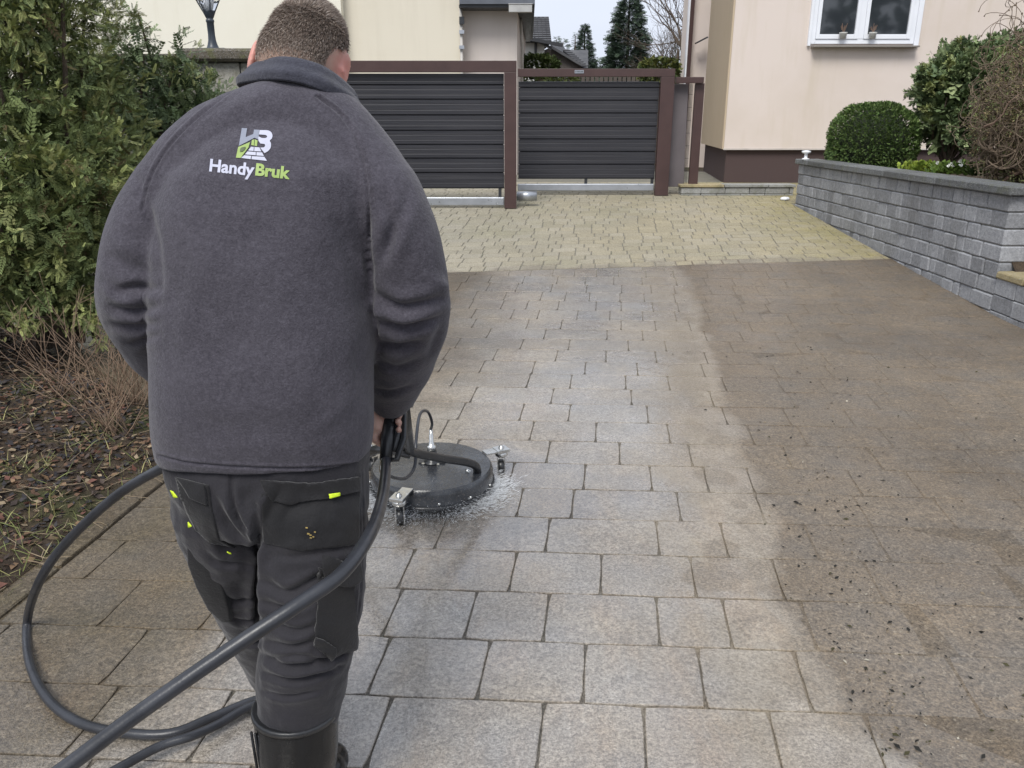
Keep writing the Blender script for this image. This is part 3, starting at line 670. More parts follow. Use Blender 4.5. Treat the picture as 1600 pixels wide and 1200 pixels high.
MB().add([q for q in p] + [q + Vector((0, 5, 0)) for q in p], [(0, 1, 2, 3, 4), (9, 8, 7, 6, 5), (0, 5, 6, 1), (1, 6, 7, 2), (2, 7, 8, 3), (3, 8, 9, 4)]).obj('wall', M['far_brown'], hD)
rf = MB(); a = at(860, 70, Yd - .3); b_ = at(912, 101, Yd - .3)
rf.add([a, b_, b_ + Vector((0, 0, -.12)), a + Vector((0, 0, -.12)), a + Vector((.9, 6, .5)), b_ + Vector((0, 6, .5)), b_ + Vector((0, 6, .4)), a + Vector((.9, 6, .4))], [(0, 1, 2, 3), (0, 4, 5, 1), (7, 4, 0, 3), (1, 5, 6, 2), (3, 2, 6, 7)]); rf.obj('roof', M['roof'], hD)
rf = MB(); q0 = at(878, 77, Yd + .2); q1 = at(918, 77, Yd + .2); q2 = at(918, 103, Yd - .4)
tiles(rf, at(908, 104, Yd - .4), at(919, 104, Yd - .4) - at(908, 104, Yd - .4), at(878, 77, Yd + 2.2) - at(908, 104, Yd - .4), 6, 9); tag(rf.obj('roof_tile', M['roof'], hD), kind='stuff')
rf = MB(); q0, q1, q2, q3 = at(880, 78, Yd + 2), at(919, 78, Yd + 2), at(919, 106, Yd), at(908, 106, Yd); rf.add([q0, q1, q2, q3, q0 + Vector((0, 2, -1)), q1 + Vector((0, 2, -1))], [(3, 2, 1, 0), (0, 1, 5, 4), (1, 2, 5), (0, 4, 3)]); rf.obj('hipped_roof', M['roof'], hD)
# fence far beyond the gate (seen through the gap)
ff = empty('street_fence', 'dark garden fence seen through the gap under the gate beam', 'fence'); xa, xb = at(880, 118, 24).x, at(1015, 118, 24).x
for i in range(int((xb - xa) / .13)): MB().box(xa + i * .13, xa + i * .13 + .1, 24, 24.03, .4, zat(117, 24)).obj('slat', M['far_brown'], ff)

# ------------------------------------------------------------------ foliage
def np_obj(name, v, nf, cols, m, parent=None, quad=True, smooth=False):
    "v (N,3) vertices already in face order groups; nf vertices per face"
    me = bpy.data.meshes.new(name); n = len(v); me.vertices.add(n); me.vertices.foreach_set('co', v.astype(np.float32).ravel())
    k = n // nf; me.loops.add(n); me.loops.foreach_set('vertex_index', np.arange(n, dtype=np.int32)); me.polygons.add(k)
    me.polygons.foreach_set('loop_start', np.arange(k, dtype=np.int32) * nf); me.polygons.foreach_set('loop_total', np.full(k, nf, np.int32))
    me.update(calc_edges=True); me.materials.append(m); set_tone(me, cols); return link(bpy.data.objects.new(name, me), parent)
def frames(d, roll=None):
    "orthonormal frames with x along direction d (N,3)"
    d = d / np.linalg.norm(d, axis=1, keepdims=True); a = rng.normal(size=d.shape); a[:, 2] += 2.0
    y = np.cross(a, d); y /= np.linalg.norm(y, axis=1, keepdims=True); z = np.cross(d, y)
    return np.stack([d, y, z], 2)
def spray_template(nn=11, L=1., w=.05, ang=55, nl=.32, fan=.12):
    "a flat yew-like shoot: narrow needles in two rows, each a quad; unit length along x"
    q = []
    for i in range(nn):
        t = (i + .5) / nn
        for s in (-1, 1):
            a = R(ang) * (1 - .35 * t); l = nl * (1 - .45 * t) * (1 if i else .7)
            dx, dy = math.cos(a), s * math.sin(a); bx = t * L; px_, py_ = -dy * w, dx * w; up = fan * l * (1 + .5 * s * ((i % 2) - .5))
            q += [(bx, 0, 0), (bx + dx * l * .45 + px_, dy * l * .45 + py_, up * .4), (bx + dx * l, dy * l, up * .2), (bx + dx * l * .45 - px_, dy * l * .45 - py_, up * .4)]
    return np.array(q)
def leaf_template(n=7, nl=.55, w=.16):
    q = []
    for i in range(n):
        t = i / max(1, n - 1); a = (i * 2.4) ; e = .5 + .3 * math.sin(i * 1.7); l = nl * (1 - .3 * t)
        d = Vector((math.cos(e), math.sin(e) * math.cos(a), math.sin(e) * math.sin(a))); s = d.cross(Vector((0, .3, 1))).normalized() * w; b_ = Vector((t * .8, 0, 0))
        q += [tuple(b_), tuple(b_ + d * l * .5 + s), tuple(b_ + d * l), tuple(b_ + d * l * .5 - s)]
    return np.array(q)
def scatter(tmpl, pos, dirs, size, col):
    "instances of a template baked into one vertex array"
    Fm = frames(dirs); n = len(pos); v = np.einsum('nij,kj->nki', Fm, tmpl) * size[:, None, None] + pos[:, None, :]
    c = np.repeat(col[:, None, :], len(tmpl), 1); return v.reshape(-1, 3), c.reshape(-1, 3)
def pal(n, cols, p):
    a = np.array(cols)[rng.choice(len(cols), n, p=p)]; return a * rng.uniform(.75, 1.3, (n, 1))
def yew(name, label, cat, blobs, nclump, per, size, cols, p, tips, m='leaf', tmpl=None, csz=.16, up=.35, base=None, trunk=None, group=None, dens_in=.25, inner=5):
    root = empty(name, label, cat, group)
    tmpl = spray_template() if tmpl is None else tmpl
    B = [(np.array(c), np.array(r)) for c, r in blobs]; wts = np.array([r[0] * r[2] + r[1] * r[2] for _, r in B]); wts = wts / wts.sum()
    P_, D_, S_, C_ = [], [], [], []
    for i in range(nclump):
        bi = rng.choice(len(B), p=wts); c, r = B[bi]; d = rng.normal(size=3); d /= np.linalg.norm(d)
        rad = rng.uniform(.72, 1.08) if rng.random() > dens_in else rng.uniform(.3, .75); q = c + d * r * rad
        if base is not None and q[2] < base: continue
        ins = min(np.linalg.norm((q - cc) / rr) for cc, rr in B)
        if ins < .62 and rng.random() > .35: continue
        out = d / r; out /= np.linalg.norm(out); out[2] += up; out /= np.linalg.norm(out)
        n = int(per * rng.uniform(.6, 1.4)); t = rng.random(n)[:, None]; cl = csz * rng.uniform(.6, 1.6)
        side = rng.normal(size=(n, 3)); pos = q + out * cl * (t - .4) + side * cl * .35 * (1.1 - t)
        dd = out + rng.normal(size=(n, 3)) * .55; dd[:, 2] -= .15
        tip = rng.random() < tips
        col = pal(n, cols, p) if not tip else pal(n, cols, p) * .35 + pal(n, [(.34, .37, .13), (.38, .37, .15), (.30, .33, .125)], [.5, .2, .3]) * .65
        P_.append(pos); D_.append(dd); S_.append(size * rng.uniform(.6, 1.25, n)); C_.append(col)
    m_ = nclump * inner; bi = rng.choice(len(B), m_, p=wts); cc_ = np.array([b_[0] for b_ in B])[bi]; rr_ = np.array([b_[1] for b_ in B])[bi]; d = rng.normal(size=(m_, 3)); d /= np.linalg.norm(d, axis=1, keepdims=True)
    pi = cc_ + d * rr_ * rng.uniform(.35, .86, (m_, 1)); pi = pi[pi[:, 2] > (base or 0)]; P_.append(pi); D_.append(rng.normal(size=pi.shape)); S_.append(size * rng.uniform(2.0, 3.4, len(pi))); C_.append(pal(len(pi), cols, p))
    v, c = scatter(tmpl, np.concatenate(P_), np.concatenate(D_), np.concatenate(S_), np.concatenate(C_))
    o = np_obj('foliage', v, 4, c, M[m], root)
    br = MB()
    for i in range(trunk[2] if trunk else 24):
        b0 = Vector(trunk[0]) + Vector((random.uniform(-1, 1), random.uniform(-1, 1), 0)) * trunk[1] if trunk else Vector(B[0][0]); bi = random.randrange(len(B)); e_ = Vector(B[bi][0]) + Vector([random.uniform(-.8, .8) * q for q in B[bi][1]])
        mid = b0.lerp(e_, .5) + Vector((random.uniform(-.15, .15), random.uniform(-.15, .15), .1)); br.tube([b0, mid, e_], [.03, .018, .006], 6)
    br.obj('trunk', M['bark'], root)
    return root
YEW = [(.16, .20, .08), (.19, .235, .09), (.11, .145, .06), (.24, .26, .105), (.19, .145, .075)]; YP = [.34, .3, .2, .11, .05]
yew('yew_bush', 'tall dense yew bush with yellowish shoot tips at the left edge', 'bush',
    [((-3.1, 4.9, 1.2), (.95, .8, 1.15)), ((-3.0, 5.0, 2.1), (.72, .7, .9)), ((-2.75, 4.75, 1.0), (.62, .55, .7)), ((-3.3, 4.6, .8), (.7, .5, .6)), ((-2.62, 5.0, 1.45), (.35, .4, .5)), ((-3.0, 4.8, 2.9), (.55, .6, .5)), ((-2.78, 4.9, 2.35), (.5, .55, .5)), ((-2.75, 4.9, .55), (.6, .5, .4))],
    1500, 33, .047, YEW, YP, .42, base=.33, trunk=((-3.0, 5.1, .1), .15, 30), csz=.13, tmpl=spray_template(7, w=.055, nl=.34))
yew('juniper_bush', 'feathery green conifer shrub with spiky tips in front of the stone pillar', 'bush',
    [((-2.95, 6.2, .9), (.8, .5, .9)), ((-2.35, 6.15, .8), (.7, .5, .85)), ((-2.45, 6.1, 1.45), (.45, .4, .42)), ((-2.9, 6.2, 1.7), (.35, .35, .35)), ((-1.9, 6.2, .8), (.5, .4, .75)), ((-2.15, 5.7, .42), (.6, .4, .36)), ((-1.75, 6.1, .4), (.55, .35, .36))] +
    [((xat(px, py, 6.1), 6.1, zat(py, 6.1) - .22), (.07, .07, .26)) for px, py in ((208, 15), (278, 52), (172, 60), (232, 60), (262, 100), (315, 110))],
    1150, 26, .044, [(.14, .19, .09), (.18, .235, .115), (.09, .13, .065), (.22, .265, .14)], [.35, .33, .2, .12], .18, base=.10, trunk=((-2.5, 6.2, .1), .3, 26), csz=.11, up=.9, tmpl=spray_template(6, w=.07, nl=.36))
# clipped box shrub
def box_shrub():
    root = empty('box_shrub', 'clipped dome shaped evergreen shrub behind the grey wall coping', 'bush')
    YB = 10.2; c = at(1359, 250, YB); w = 64 / ppm(c); zb = .93; zt_ = zat(161, YB); n = 14000
    # superellipsoid shell
    d = rng.normal(size=(n, 3)); d /= np.linalg.norm(d, axis=1, keepdims=True); d[:, 2] = np.abs(d[:, 2]) if False else d[:, 2]
    k = (np.abs(d) ** 2.6).sum(1) ** (-1 / 2.6); rr = np.array([w, w * .9, (zt_ - zb) * .62]); sh = rng.uniform(.86, 1.02, n) ** .6 * (1 + .025 * np.sin(d[:, 0] * 9) * np.cos(d[:, 2] * 8))
    p_ = d * k[:, None] * rr * sh[:, None] * .985 + np.array([c.x, YB, zt_ - rr[2]]); col = pal(n, [(.085, .14, .04), (.12, .18, .052), (.16, .22, .07), (.06, .095, .035)], [.35, .3, .15, .2])
    v, cc = scatter(leaf_template(6, .6, .2), p_, d + rng.normal(size=(n, 3)) * .5 + np.array([0, 0, .3]), rng.uniform(.022, .038, n), col)
    np_obj('foliage', v, 4, cc, M['leaf'], root)
    q = MB(); q.ball((c.x, YB, zt_ - rr[2]), (w * .84, w * .76, rr[2] * .86), 20, 12); q.obj('inner_core', simple('dark_core', (.02, .028, .012), .9, .4, 30, .8, 60, .02), root, True)  # solid near-black ball filling the middle of the leaf shell
    q = MB(); q.tube([(c.x, YB, .85), (c.x, YB, 1.3)], .03); q.obj('trunk', M['bark'], root)
box_shrub()
c = at(1520, 150, 10.2)
yew('evergreen_shrub', 'loose rounded evergreen shrub on a dark stem against the house wall', 'bush', [((c.x + .1, 10.2, c.z), (.62, .55, .6)), ((c.x - .25, 10.2, c.z + .1), (.42, .4, .42)), ((c.x - .2, 10.1, c.z - .25), (.45, .4, .35)), ((c.x + .5, 10.3, c.z + .1), (.6, .5, .6))], 520, 26, .07,
    [(.14, .19, .085), (.18, .23, .105), (.09, .13, .065), (.23, .27, .13)], [.35, .3, .2, .15], .15, tmpl=leaf_template(7, .6, .17), csz=.13, trunk=((at(1482, 240, 10.2).x, 10.2, .9), .03, 16), up=.3)
# contorted bare shrub
def twisty(name, label, cat, base, center, rad, nb, m, seed, r0=.02, wig=.5, gen=3, tipn=2, group=None, step=.07):
    rs = random.Random(seed); root = empty(name, label, cat, group); st = MB(); tw = MB(); c = Vector(center)
    def grow(p, d, r, n, g):
        pts = [p.copy()]; rr = [r]; ax = Vector((rs.gauss(0, 1), rs.gauss(0, 1), rs.gauss(0, 1))).normalized(); sp = rs.uniform(.25, .6) * rs.choice((-1, 1))
        for i in range(n):
            if rs.random() < .16: sp = -sp; ax = (ax + Vector((rs.gauss(0, .8), rs.gauss(0, .8), rs.gauss(0, .8)))).normalized()
            d = Matrix.Rotation(sp * wig, 3, ax) @ d
            q_ = sum(((c[j] - p[j]) / rad[j]) ** 2 for j in range(3))
            pull = Vector([(c[j] - p[j]) / rad[j] for j in range(3)]) * (.28 if q_ > 1 else -.05 if g == 0 else 0)
            if p.z < .98: pull.z += .5
            if p.x < XW + .22: pull.x += .5
            d = (d + pull).normalized(); p = p + d * step * (1.5 if g == 0 else .85); pts.append(p.copy()); rr.append(max(.0026, r * (1 - .75 * (i + 1) / n)))
            if g < gen and rs.random() < (.22 if g else .45): grow(p, (d + Vector((rs.gauss(0, .8), rs.gauss(0, .8), rs.gauss(.1, .6)))).normalized(), rr[-1] * .75, int(n * .8), g + 1)
        (st if g == 0 else tw).tube(pts, rr, 6 if g == 0 else 4)
        if g: tw.ball(pts[-1], rs.uniform(.005, .010), 5, 4)
    for i in range(nb): grow(Vector(base) + Vector((rs.uniform(-.1, .1), rs.uniform(-.1, .1), 0)), Vector((rs.gauss(0, .45), rs.gauss(0, .4), 1)).normalized(), r0, 22, 0)
    st.obj('trunk', M['twig'], root, True); tag(tw.obj('branches', M['twig2'], root, True), kind='stuff'); return root
M['twig2'] = simple('tan_twig', (.15, .11, .075), .8, .3, 14, .3, 90, .004)
hz = twisty('contorted_shrub', 'bare shrub with tangled corkscrew tan branches at the right edge', 'bush', (4.55, 7.0, .95), (4.8, 7.0, 2.0), (.95, .55, 1.1), 7, M['twig'], 12, r0=.02, wig=1.2, gen=3, step=.06)
def brown_leaves():
    n = 17000; d = rng.normal(size=(n, 3)); d /= np.linalg.norm(d, axis=1, keepdims=True)
    p_ = d * np.array([.72, .5, .72]) * rng.uniform(.35, 1.08, (n, 1)) + np.array([4.78, 7.15, 1.5])
    v, c = scatter(leaf_template(3, .7, .16), p_, d + rng.normal(size=(n, 3)) * .8, rng.uniform(.025, .055, n), pal(n, [(.22, .19, .09), (.24, .18, .10), (.15, .17, .07), (.20, .22, .09)], [.3, .25, .2, .25]))
    np_obj('foliage', v, 4, c, M['leaf'], hz)
brown_leaves()
# low flowering plants behind the coping
def primula(px, py, Y, w, cols, nfl, label):
    root = empty('flowering_plant', label, 'plant'); c = at(px, py, Y); n = 170
    d = rng.normal(size=(n, 3)); d[:, 2] = np.abs(d[:, 2]); p_ = np.array([c.x, c.y, c.z - .03]) + d * np.array([w, w, .035]) * .5
    v, cc = scatter(leaf_template(5, .7, .22), p_, d * .6 + np.array([0, 0, .8]), rng.uniform(.05, .10, n), pal(n, cols, [.5, .5])); np_obj('foliage', v, 4, cc, M['leaf'], root)
    if nfl:
        n = nfl; p_ = np.array([c.x, c.y, c.z + .03]) + rng.normal(size=(n, 3)) * np.array([w * .5, w * .4, .02]); p_[:, 2] += .03
        v, cc = scatter(leaf_template(6, .7, .3), p_, rng.normal(size=(n, 3)) + np.array([0, -.5, 1]), np.full(n, .035), pal(n, [(.75, .75, .7), (.7, .7, .5)], [.7, .3])); np_obj('blossom', v, 4, cc, M['leaf'], root)
primula(1448, 266, 8.3, .18, [(.22, .28, .04), (.14, .20, .03)], 0, 'small lime green plant just right of the clipped dome shrub')
primula(1500, 268, 7.9, .2, [(.09, .15, .03), (.13, .2, .04)], 16, 'low green plant with white flowers behind the wall coping')
primula(1545, 270, 7.6, .2, [(.06, .10, .025), (.09, .13, .03)], 10, 'darker low plant with few pale flowers under the twisted shrub')
# white cap on the far end of the wall
c = at(1259, 246, 10.3); b = MB(); b.lathe([(.045, 0), (.045, .015), (.02, .02), (.02, .07), (.03, .075), (.055, .085), (.055, .105), (.02, .112)], (c.x, c.y, TOP), 16)
tag(b.obj('vent_cap', M['white_plastic'], None, True), 'small white mushroom shaped cap standing on the far end of the coping', 'vent')
# pale rag at the wall foot
rgm = MB(); g0 = gr(1232, 313)
for i in range(5): rgm.ball(g0 + Vector((random.uniform(-.08, .08), random.uniform(-.05, .05), .02)), (random.uniform(.03, .06), .04, .025), 8, 6)
tag(rgm.obj('rag', M['white_plastic'], None, True), 'crumpled white scrap at the far foot of the grey wall', 'rag')
# trees beyond
def conifer(px, ptop, Y, wpx, cols, label, n=2600, zb=1.0, shape=1.0, group='conifers beyond the gate'):
    root = empty('conifer_tree', label, 'tree', group); x = xat(px, ptop, Y); zt_ = zat(ptop, Y); hw = wpx / 2 / (F / Y); k = ppm((0, Y, zt_))
    t = rng.random(n) ** .8; a = rng.uniform(0, 2 * math.pi, n); r = hw * (t ** shape) * rng.uniform(.45, 1.08, n) * (1 + .15 * np.sin(t * 42 + a * 2)); z = zt_ - t * (zt_ - zb)
    p_ = np.stack([x + r * np.cos(a), Y + r * np.sin(a), z], 1); dd = np.stack([np.cos(a), np.sin(a), rng.normal(size=n) * .35 - .1], 1)
    sz = hw * .42 * (.45 + .7 * t); v, c = scatter(spray_template(5, nl=.4, w=.07), p_, dd, sz, pal(n, cols, [.4, .35, .25])); np_obj('crown', v, 4, c, M['leaf'], root)
    MB().tube([(x, Y, 0), (x, Y, zt_ * .97)], [.22, .03], 8).obj('trunk', M['bark'], root)
CD = [(.06, .09, .06), (.08, .115, .075), (.045, .065, .05)]; CF = [(.10, .14, .08), (.09, .12, .075), (.07, .10, .06)]
conifer(985, -25, 55, 74, CD, 'tall dense dark conifer, the broadest beyond the gate', 7000, .5, .55)
conifer(914, 38, 62, 66, CD, 'pointed layered spruce left of the broad dark conifer', 3200, .5, .9)
conifer(899, 50, 60, 34, CD, 'slim dark conifer touching the layered spruce', 900, .5, .8)
conifer(870, 56, 66, 44, CF, 'small pointed conifer leftmost above the shed roof', 900, .5, .8)
conifer(880, 60, 70, 60, CF, 'small blunt conifer second from the left above the shed roof', 900, .5, .6)
conifer(1060, 70, 26, 22, [(.045, .07, .02), (.06, .09, .025), (.03, .05, .018)], 'narrow green column conifer beside the pale house wing', 1200, .5, .35)
def bush_far(px, py, Y, rw, rh, cols, label, n=900, nm='garden_hedge'):
    root = empty(nm, label, 'hedge'); c = at(px, py, Y); d = rng.normal(size=(n, 3)); d /= np.linalg.norm(d, axis=1, keepdims=True)
    k = (np.abs(d) ** 3.5).sum(1) ** (-1 / 3.5); p_ = np.array(c) + d * k[:, None] * np.array([rw, rw * .8, rh]) * rng.uniform(.8, 1.03, (n, 1))
    v, cc = scatter(leaf_template(6, .6, .2), p_, d + rng.normal(size=(n, 3)) * .5, rng.uniform(.06, .12, n), pal(n, cols, [.5, .5])); np_obj('foliage', v, 4, cc, M['leaf'], root)
    MB().tube([(c.x, c.y, .3), (c.x, c.y, c.z)], .08, 8).obj('stem', M['bark'], root)
bush_far(842, 104, 20, .42, .2, [(.11, .14, .05), (.07, .10, .035)], 'flat topped clipped hedge seen just above the gate beam', 1500)
bush_far(845, 124, 19, .8, .12, [(.14, .17, .06), (.10, .13, .04)], 'yellow green low hedge seen through the gap under the beam', 900)
bush_far(1030, 112, 20, .42, .25, [(.13, .14, .04), (.08, .11, .035)], 'olive green hedge by the right end of the gate beam', 1200)
def bare_tree(px, py, Y, hgt, label, seed, nb=9, spread=2.2):
    rs = random.Random(seed); root = empty('bare_tree', label, 'tree', 'bare trees beyond the gate'); c = at(px, 110, Y); tr = MB(); tw = MB()
    def grow(p, d, L, r, g):
        pts = [p]; rr = [r]; n = 5
        for i in range(n):
            d = (d + Vector((rs.gauss(0, .16), rs.gauss(0, .16), rs.gauss(0, .1) + .03))).normalized(); p = p + d * L / n; pts.append(p); rr.append(r * (1 - .45 * (i + 1) / n))
            if g < 4 and i > 0 and rs.random() < .75: grow(p, (d + Vector((rs.gauss(0, .65), rs.gauss(0, .65), rs.gauss(.1, .4)))).normalized(), L * rs.uniform(.5, .75), rr[-1] * .6, g + 1)
        (tr if g == 0 else tw).tube(pts, rr, 7 if g < 2 else 4)
        if g < 4:
            for _ in range(2): grow(p, (d + Vector((rs.gauss(0, .5), rs.gauss(0, .5), .1))).normalized(), L * .65, rr[-1] * .8, g + 1)
    grow(Vector((c.x, Y, 0)), Vector((.03, 0, 1)), hgt * .42, .2, 0)
    tr.obj('trunk', M['bark'], root, True); tag(tw.obj('branches', M['bark'], root, True), kind='stuff')
bare_tree(1046, 50, 42, 9.5, 'bare branching tree in front of the far sky between conifer and house', 23)
bare_tree(1022, 50, 64, 9, 'bare twiggy tree half hidden behind the broad dark conifer', 9)
bare_tree(1075, 50, 52, 8, 'bare tree closest to the pale house wing', 19)
def far_wood():
    n = 9000; x = rng.uniform(-12, 70, n); y = 85 + rng.uniform(0, 14, n); top = 5.2 + 1.3 * np.sin(x * .9) + .9 * np.sin(x * 2.3 + 1); z = top * rng.random(n) ** .7
    p_ = np.stack([x, y, z], 1); v, c = scatter(leaf_template(7, .7, .2), p_, rng.normal(size=(n, 3)) + np.array([0, 0, 1]), rng.uniform(.5, 1.1, n), pal(n, [(.20, .22, .18), (.17, .19, .15), (.24, .23, .21)], [.4, .3, .3]))  # distance haze is put into these pale, greyed leaf colours
    tag(np_obj('far_wood', v, 4, c, M['leaf']), 'hazy mixed wood on the far side of the street', 'wood', kind='stuff')
far_wood()
yew('garden_tree', 'large tree opposite the house, seen only as reflection in the white window', 'tree', [((16.5, -10, 5.6), (3.4, 2.5, 3.0)), ((19.5, -11, 4.6), (2.6, 2.2, 2.6))], 75, 14, .5, CD, [.4, .35, .25], .1, inner=1, base=1.5, tmpl=leaf_template(7, .6, .17), csz=.6, trunk=((17.5, -10, 0), .3, 14))

# ------------------------------------------------------------------ stone pillar with lantern
YP_ = 6.6; pl = empty('stone_pillar', 'rough stone gate pillar with mossy cap carrying the lantern', 'pillar')
x0, x1 = xat(300, 90, YP_), xat(408, 90, YP_); zc = zat(97, YP_); xm = (x0 + x1) / 2
for a, b_ in ((x0, xm + .08), (xm + .084, x1)):
    block(pl, 'stone', a, b_, YP_ + .03, YP_ + .5, .0, zc, M['pillar'], .008, .004)
block(pl, 'cap', x0 - .12, x1 + .05, YP_ - .04, YP_ + .56, zc + .001, zat(76, YP_), M['pillar_cap'], .02, .01)
sw = MB().box(xat(120, 95, 7.0), x0 - .01, 6.9, 7.1, 0, zat(92, 7.0)); w_ = empty('boundary_wall', 'low mossy boundary wall running left behind the conifer shrub', 'wall'); sw.obj('wall', M['pillar'], w_, bevel=.01)
MB().box(xat(120, 95, 7.0), x0 - .01, 6.86, 7.14, zat(92, 7.0) + .001, zat(86, 7.0)).obj('cap', M['pillar_cap'], w_, bevel=.01)
lt = empty('garden_lantern', 'dark blue grey garden lantern on flared stem atop the stone pillar', 'lamp'); b0 = at(329, 72, YP_ + .15); k = 1 / ppm(b0); zb = zat(76, YP_) ; cx, cy = b0.x, YP_ + .2
b = MB(); b.box(cx - 25 * k, cx + 25 * k, cy - .11, cy + .11, zb, zb + .014); b.obj('base_plate', M['lantern'], lt, bevel=.003)
b = MB(); b.lathe([(11 * k, 0), (9 * k, .012), (7.5 * k, .03), (6 * k, .06), (5.3 * k, .1), (5.5 * k, 38 * k), (6.3 * k, 39 * k), (6.3 * k, 42 * k), (4.8 * k, 43 * k), (6 * k, 45 * k), (9.5 * k, 53 * k), (9.5 * k, 54 * k)], (cx, cy, zb + .014), 16); b.obj('stem', M['lantern'], lt, True)
zc_ = zb + .014 + 54 * k; fr = MB(); gl = MB(); n6 = 6
for i in range(n6):
    a = i * math.pi / 3; a2 = a + math.pi / 3; r0, r1 = 9.5 * k, 19 * k; r2 = 15 * k; h1, h2 = 18 * k, 60 * k
    p0, p1, p2 = [Vector((cx + r * math.cos(a), cy + r * math.sin(a), zc_ + h)) for r, h in ((r0, 0), (r1, h1), (r2, h2))]; q0, q1, q2 = [Vector((cx + r * math.cos(a2), cy + r * math.sin(a2), zc_ + h)) for r, h in ((r0, 0), (r1, h1), (r2, h2))]
    fr.tube([p0, p1, p2], .0055, 6); fr.tube([p1, q1], .0055, 6); fr.tube([p2, q2], .007, 6); fr.tube([p0, q0], .006, 6); gl.add([p0, q0, q1, p1], [(0, 1, 2, 3)]); gl.add([p1, q1, q2, p2], [(0, 1, 2, 3)])
fr.obj('cage', M['lantern'], lt); gl.obj('glass', M['clear'], lt)
b = MB(); b.lathe([(.02, 0), (.03, .03), (.035, .08), (.02, .12)], (cx, cy, zc_ + .01), 12); b.obj('bulb', M['white_plastic'], lt, True)
b = MB(); b.lathe([(17 * k, 0), (12 * k, .05), (4 * k, .11), (1 * k, .16)], (cx, cy, zc_ + 60 * k), 12); b.obj('lid', M['lantern'], lt, True)
#PART2
# ------------------------------------------------------------------ the man
def remeshed(mb, voxel, smooth_it, name='tmp'):
    me = mb.mesh(name); o = bpy.data.objects.new(name, me); COL.objects.link(o)
    r = o.modifiers.new('r', 'REMESH'); r.mode = 'VOXEL'; r.voxel_size = voxel
    s = o.modifiers.new('s', 'SMOOTH'); s.factor = .5; s.iterations = smooth_it
    dg = bpy.context.evaluated_depsgraph_get(); out = bpy.data.meshes.new_from_object(o.evaluated_get(dg)); bpy.data.objects.remove(o); bpy.data.meshes.remove(me); return out
def mesh_co(me): a = np.empty(len(me.vertices) * 3, np.float32); me.vertices.foreach_get('co', a); return a.reshape(-1, 3).astype(float)
def mesh_no(me): a = np.empty(len(me.vertices) * 3, np.float32); me.vertices.foreach_get('normal', a); return a.reshape(-1, 3).astype(float)
def set_co(me, a): me.vertices.foreach_set('co', a.astype(np.float32).ravel()); me.update()
def seg_dist(p, line):
    best = np.full(len(p), 1e9); par = np.zeros(len(p)); sgn = np.zeros(len(p)); L = [0.]
    line = np.array(line, float)
    for a, b in zip(line[:-1], line[1:]): L.append(L[-1] + np.linalg.norm(b - a))
    for i, (a, b) in enumerate(zip(line[:-1], line[1:])):
        ab = b - a; t = np.clip(((p - a) @ ab) / (ab @ ab), 0, 1); q = a + t[:, None] * ab; d = np.linalg.norm(p - q, axis=1)
        m = d < best; best[m] = d[m]; par[m] = ((L[i] + t * np.linalg.norm(ab)) / L[-1])[m]; sgn[m] = np.sign(ab[0] * (p[:, 1] - a[1]) - ab[1] * (p[:, 0] - a[0]))[m]
    return best, par, sgn
def fold(me, strokes, passes=1):
    "press creases and raise ridges along lines traced over the cloth (camera-facing side)"
    co_ = mesh_co(me); no = mesh_no(me); px = proj(co_); view = co_ - np.array([0, 0, H]); view /= np.linalg.norm(view, axis=1, keepdims=True)
    face = np.clip(-(view * no).sum(1) * 2.2 + .1, 0, 1)
    disp = np.zeros(len(co_))
    for pts, w, amp, kind in strokes:
        ln = np.array(spline(pts, 5)) if len(pts) > 2 else np.array(pts, float)
        d, t, s = seg_dist(px, ln); env = np.ones_like(t) if kind in ('seam', 'ridgefull') else np.sin(np.pi * np.clip(t, .02, .98)) ** .6
        if kind == 'crease': disp += env * amp * (-np.exp(-(d / w) ** 2) + .7 * np.exp(-((d - 2.2 * w) / (1.6 * w)) ** 2))
        elif kind == 'step': disp += env * amp * np.where(s > 0, np.exp(-d / (w * 3)), -.3 * np.exp(-(d / w) ** 2))
        elif kind in ('seam',): disp += -amp * np.exp(-(d / w) ** 2) + amp * .55 * np.exp(-((d - w * 2.4) / w) ** 2)
        else: disp += env * amp * np.exp(-(d / w) ** 2)
    set_co(me, co_ + no * (disp * face)[:, None])
def undulate(me, scale, amp, seed=0):
    co_ = mesh_co(me); no = mesh_no(me)
    d = np.array([noise.noise(Vector(c) * scale + Vector((seed, 0, 0))) for c in co_]); set_co(me, co_ + no * (d * amp)[:, None])
def bvh_of(me): return BVHTree.FromPolygons([v.co for v in me.vertices], [tuple(p.vertices) for p in me.polygons])
EYE = Vector((0, 0, H))
def on_surface(bv, px, py, off):
    r = ray(px, py).normalized(); h = bv.ray_cast(EYE, r)
    if h[0] is None:
        return None
    n = h[1]; n = -n if n.dot(r) > 0 else n
    return h[0] + n * off
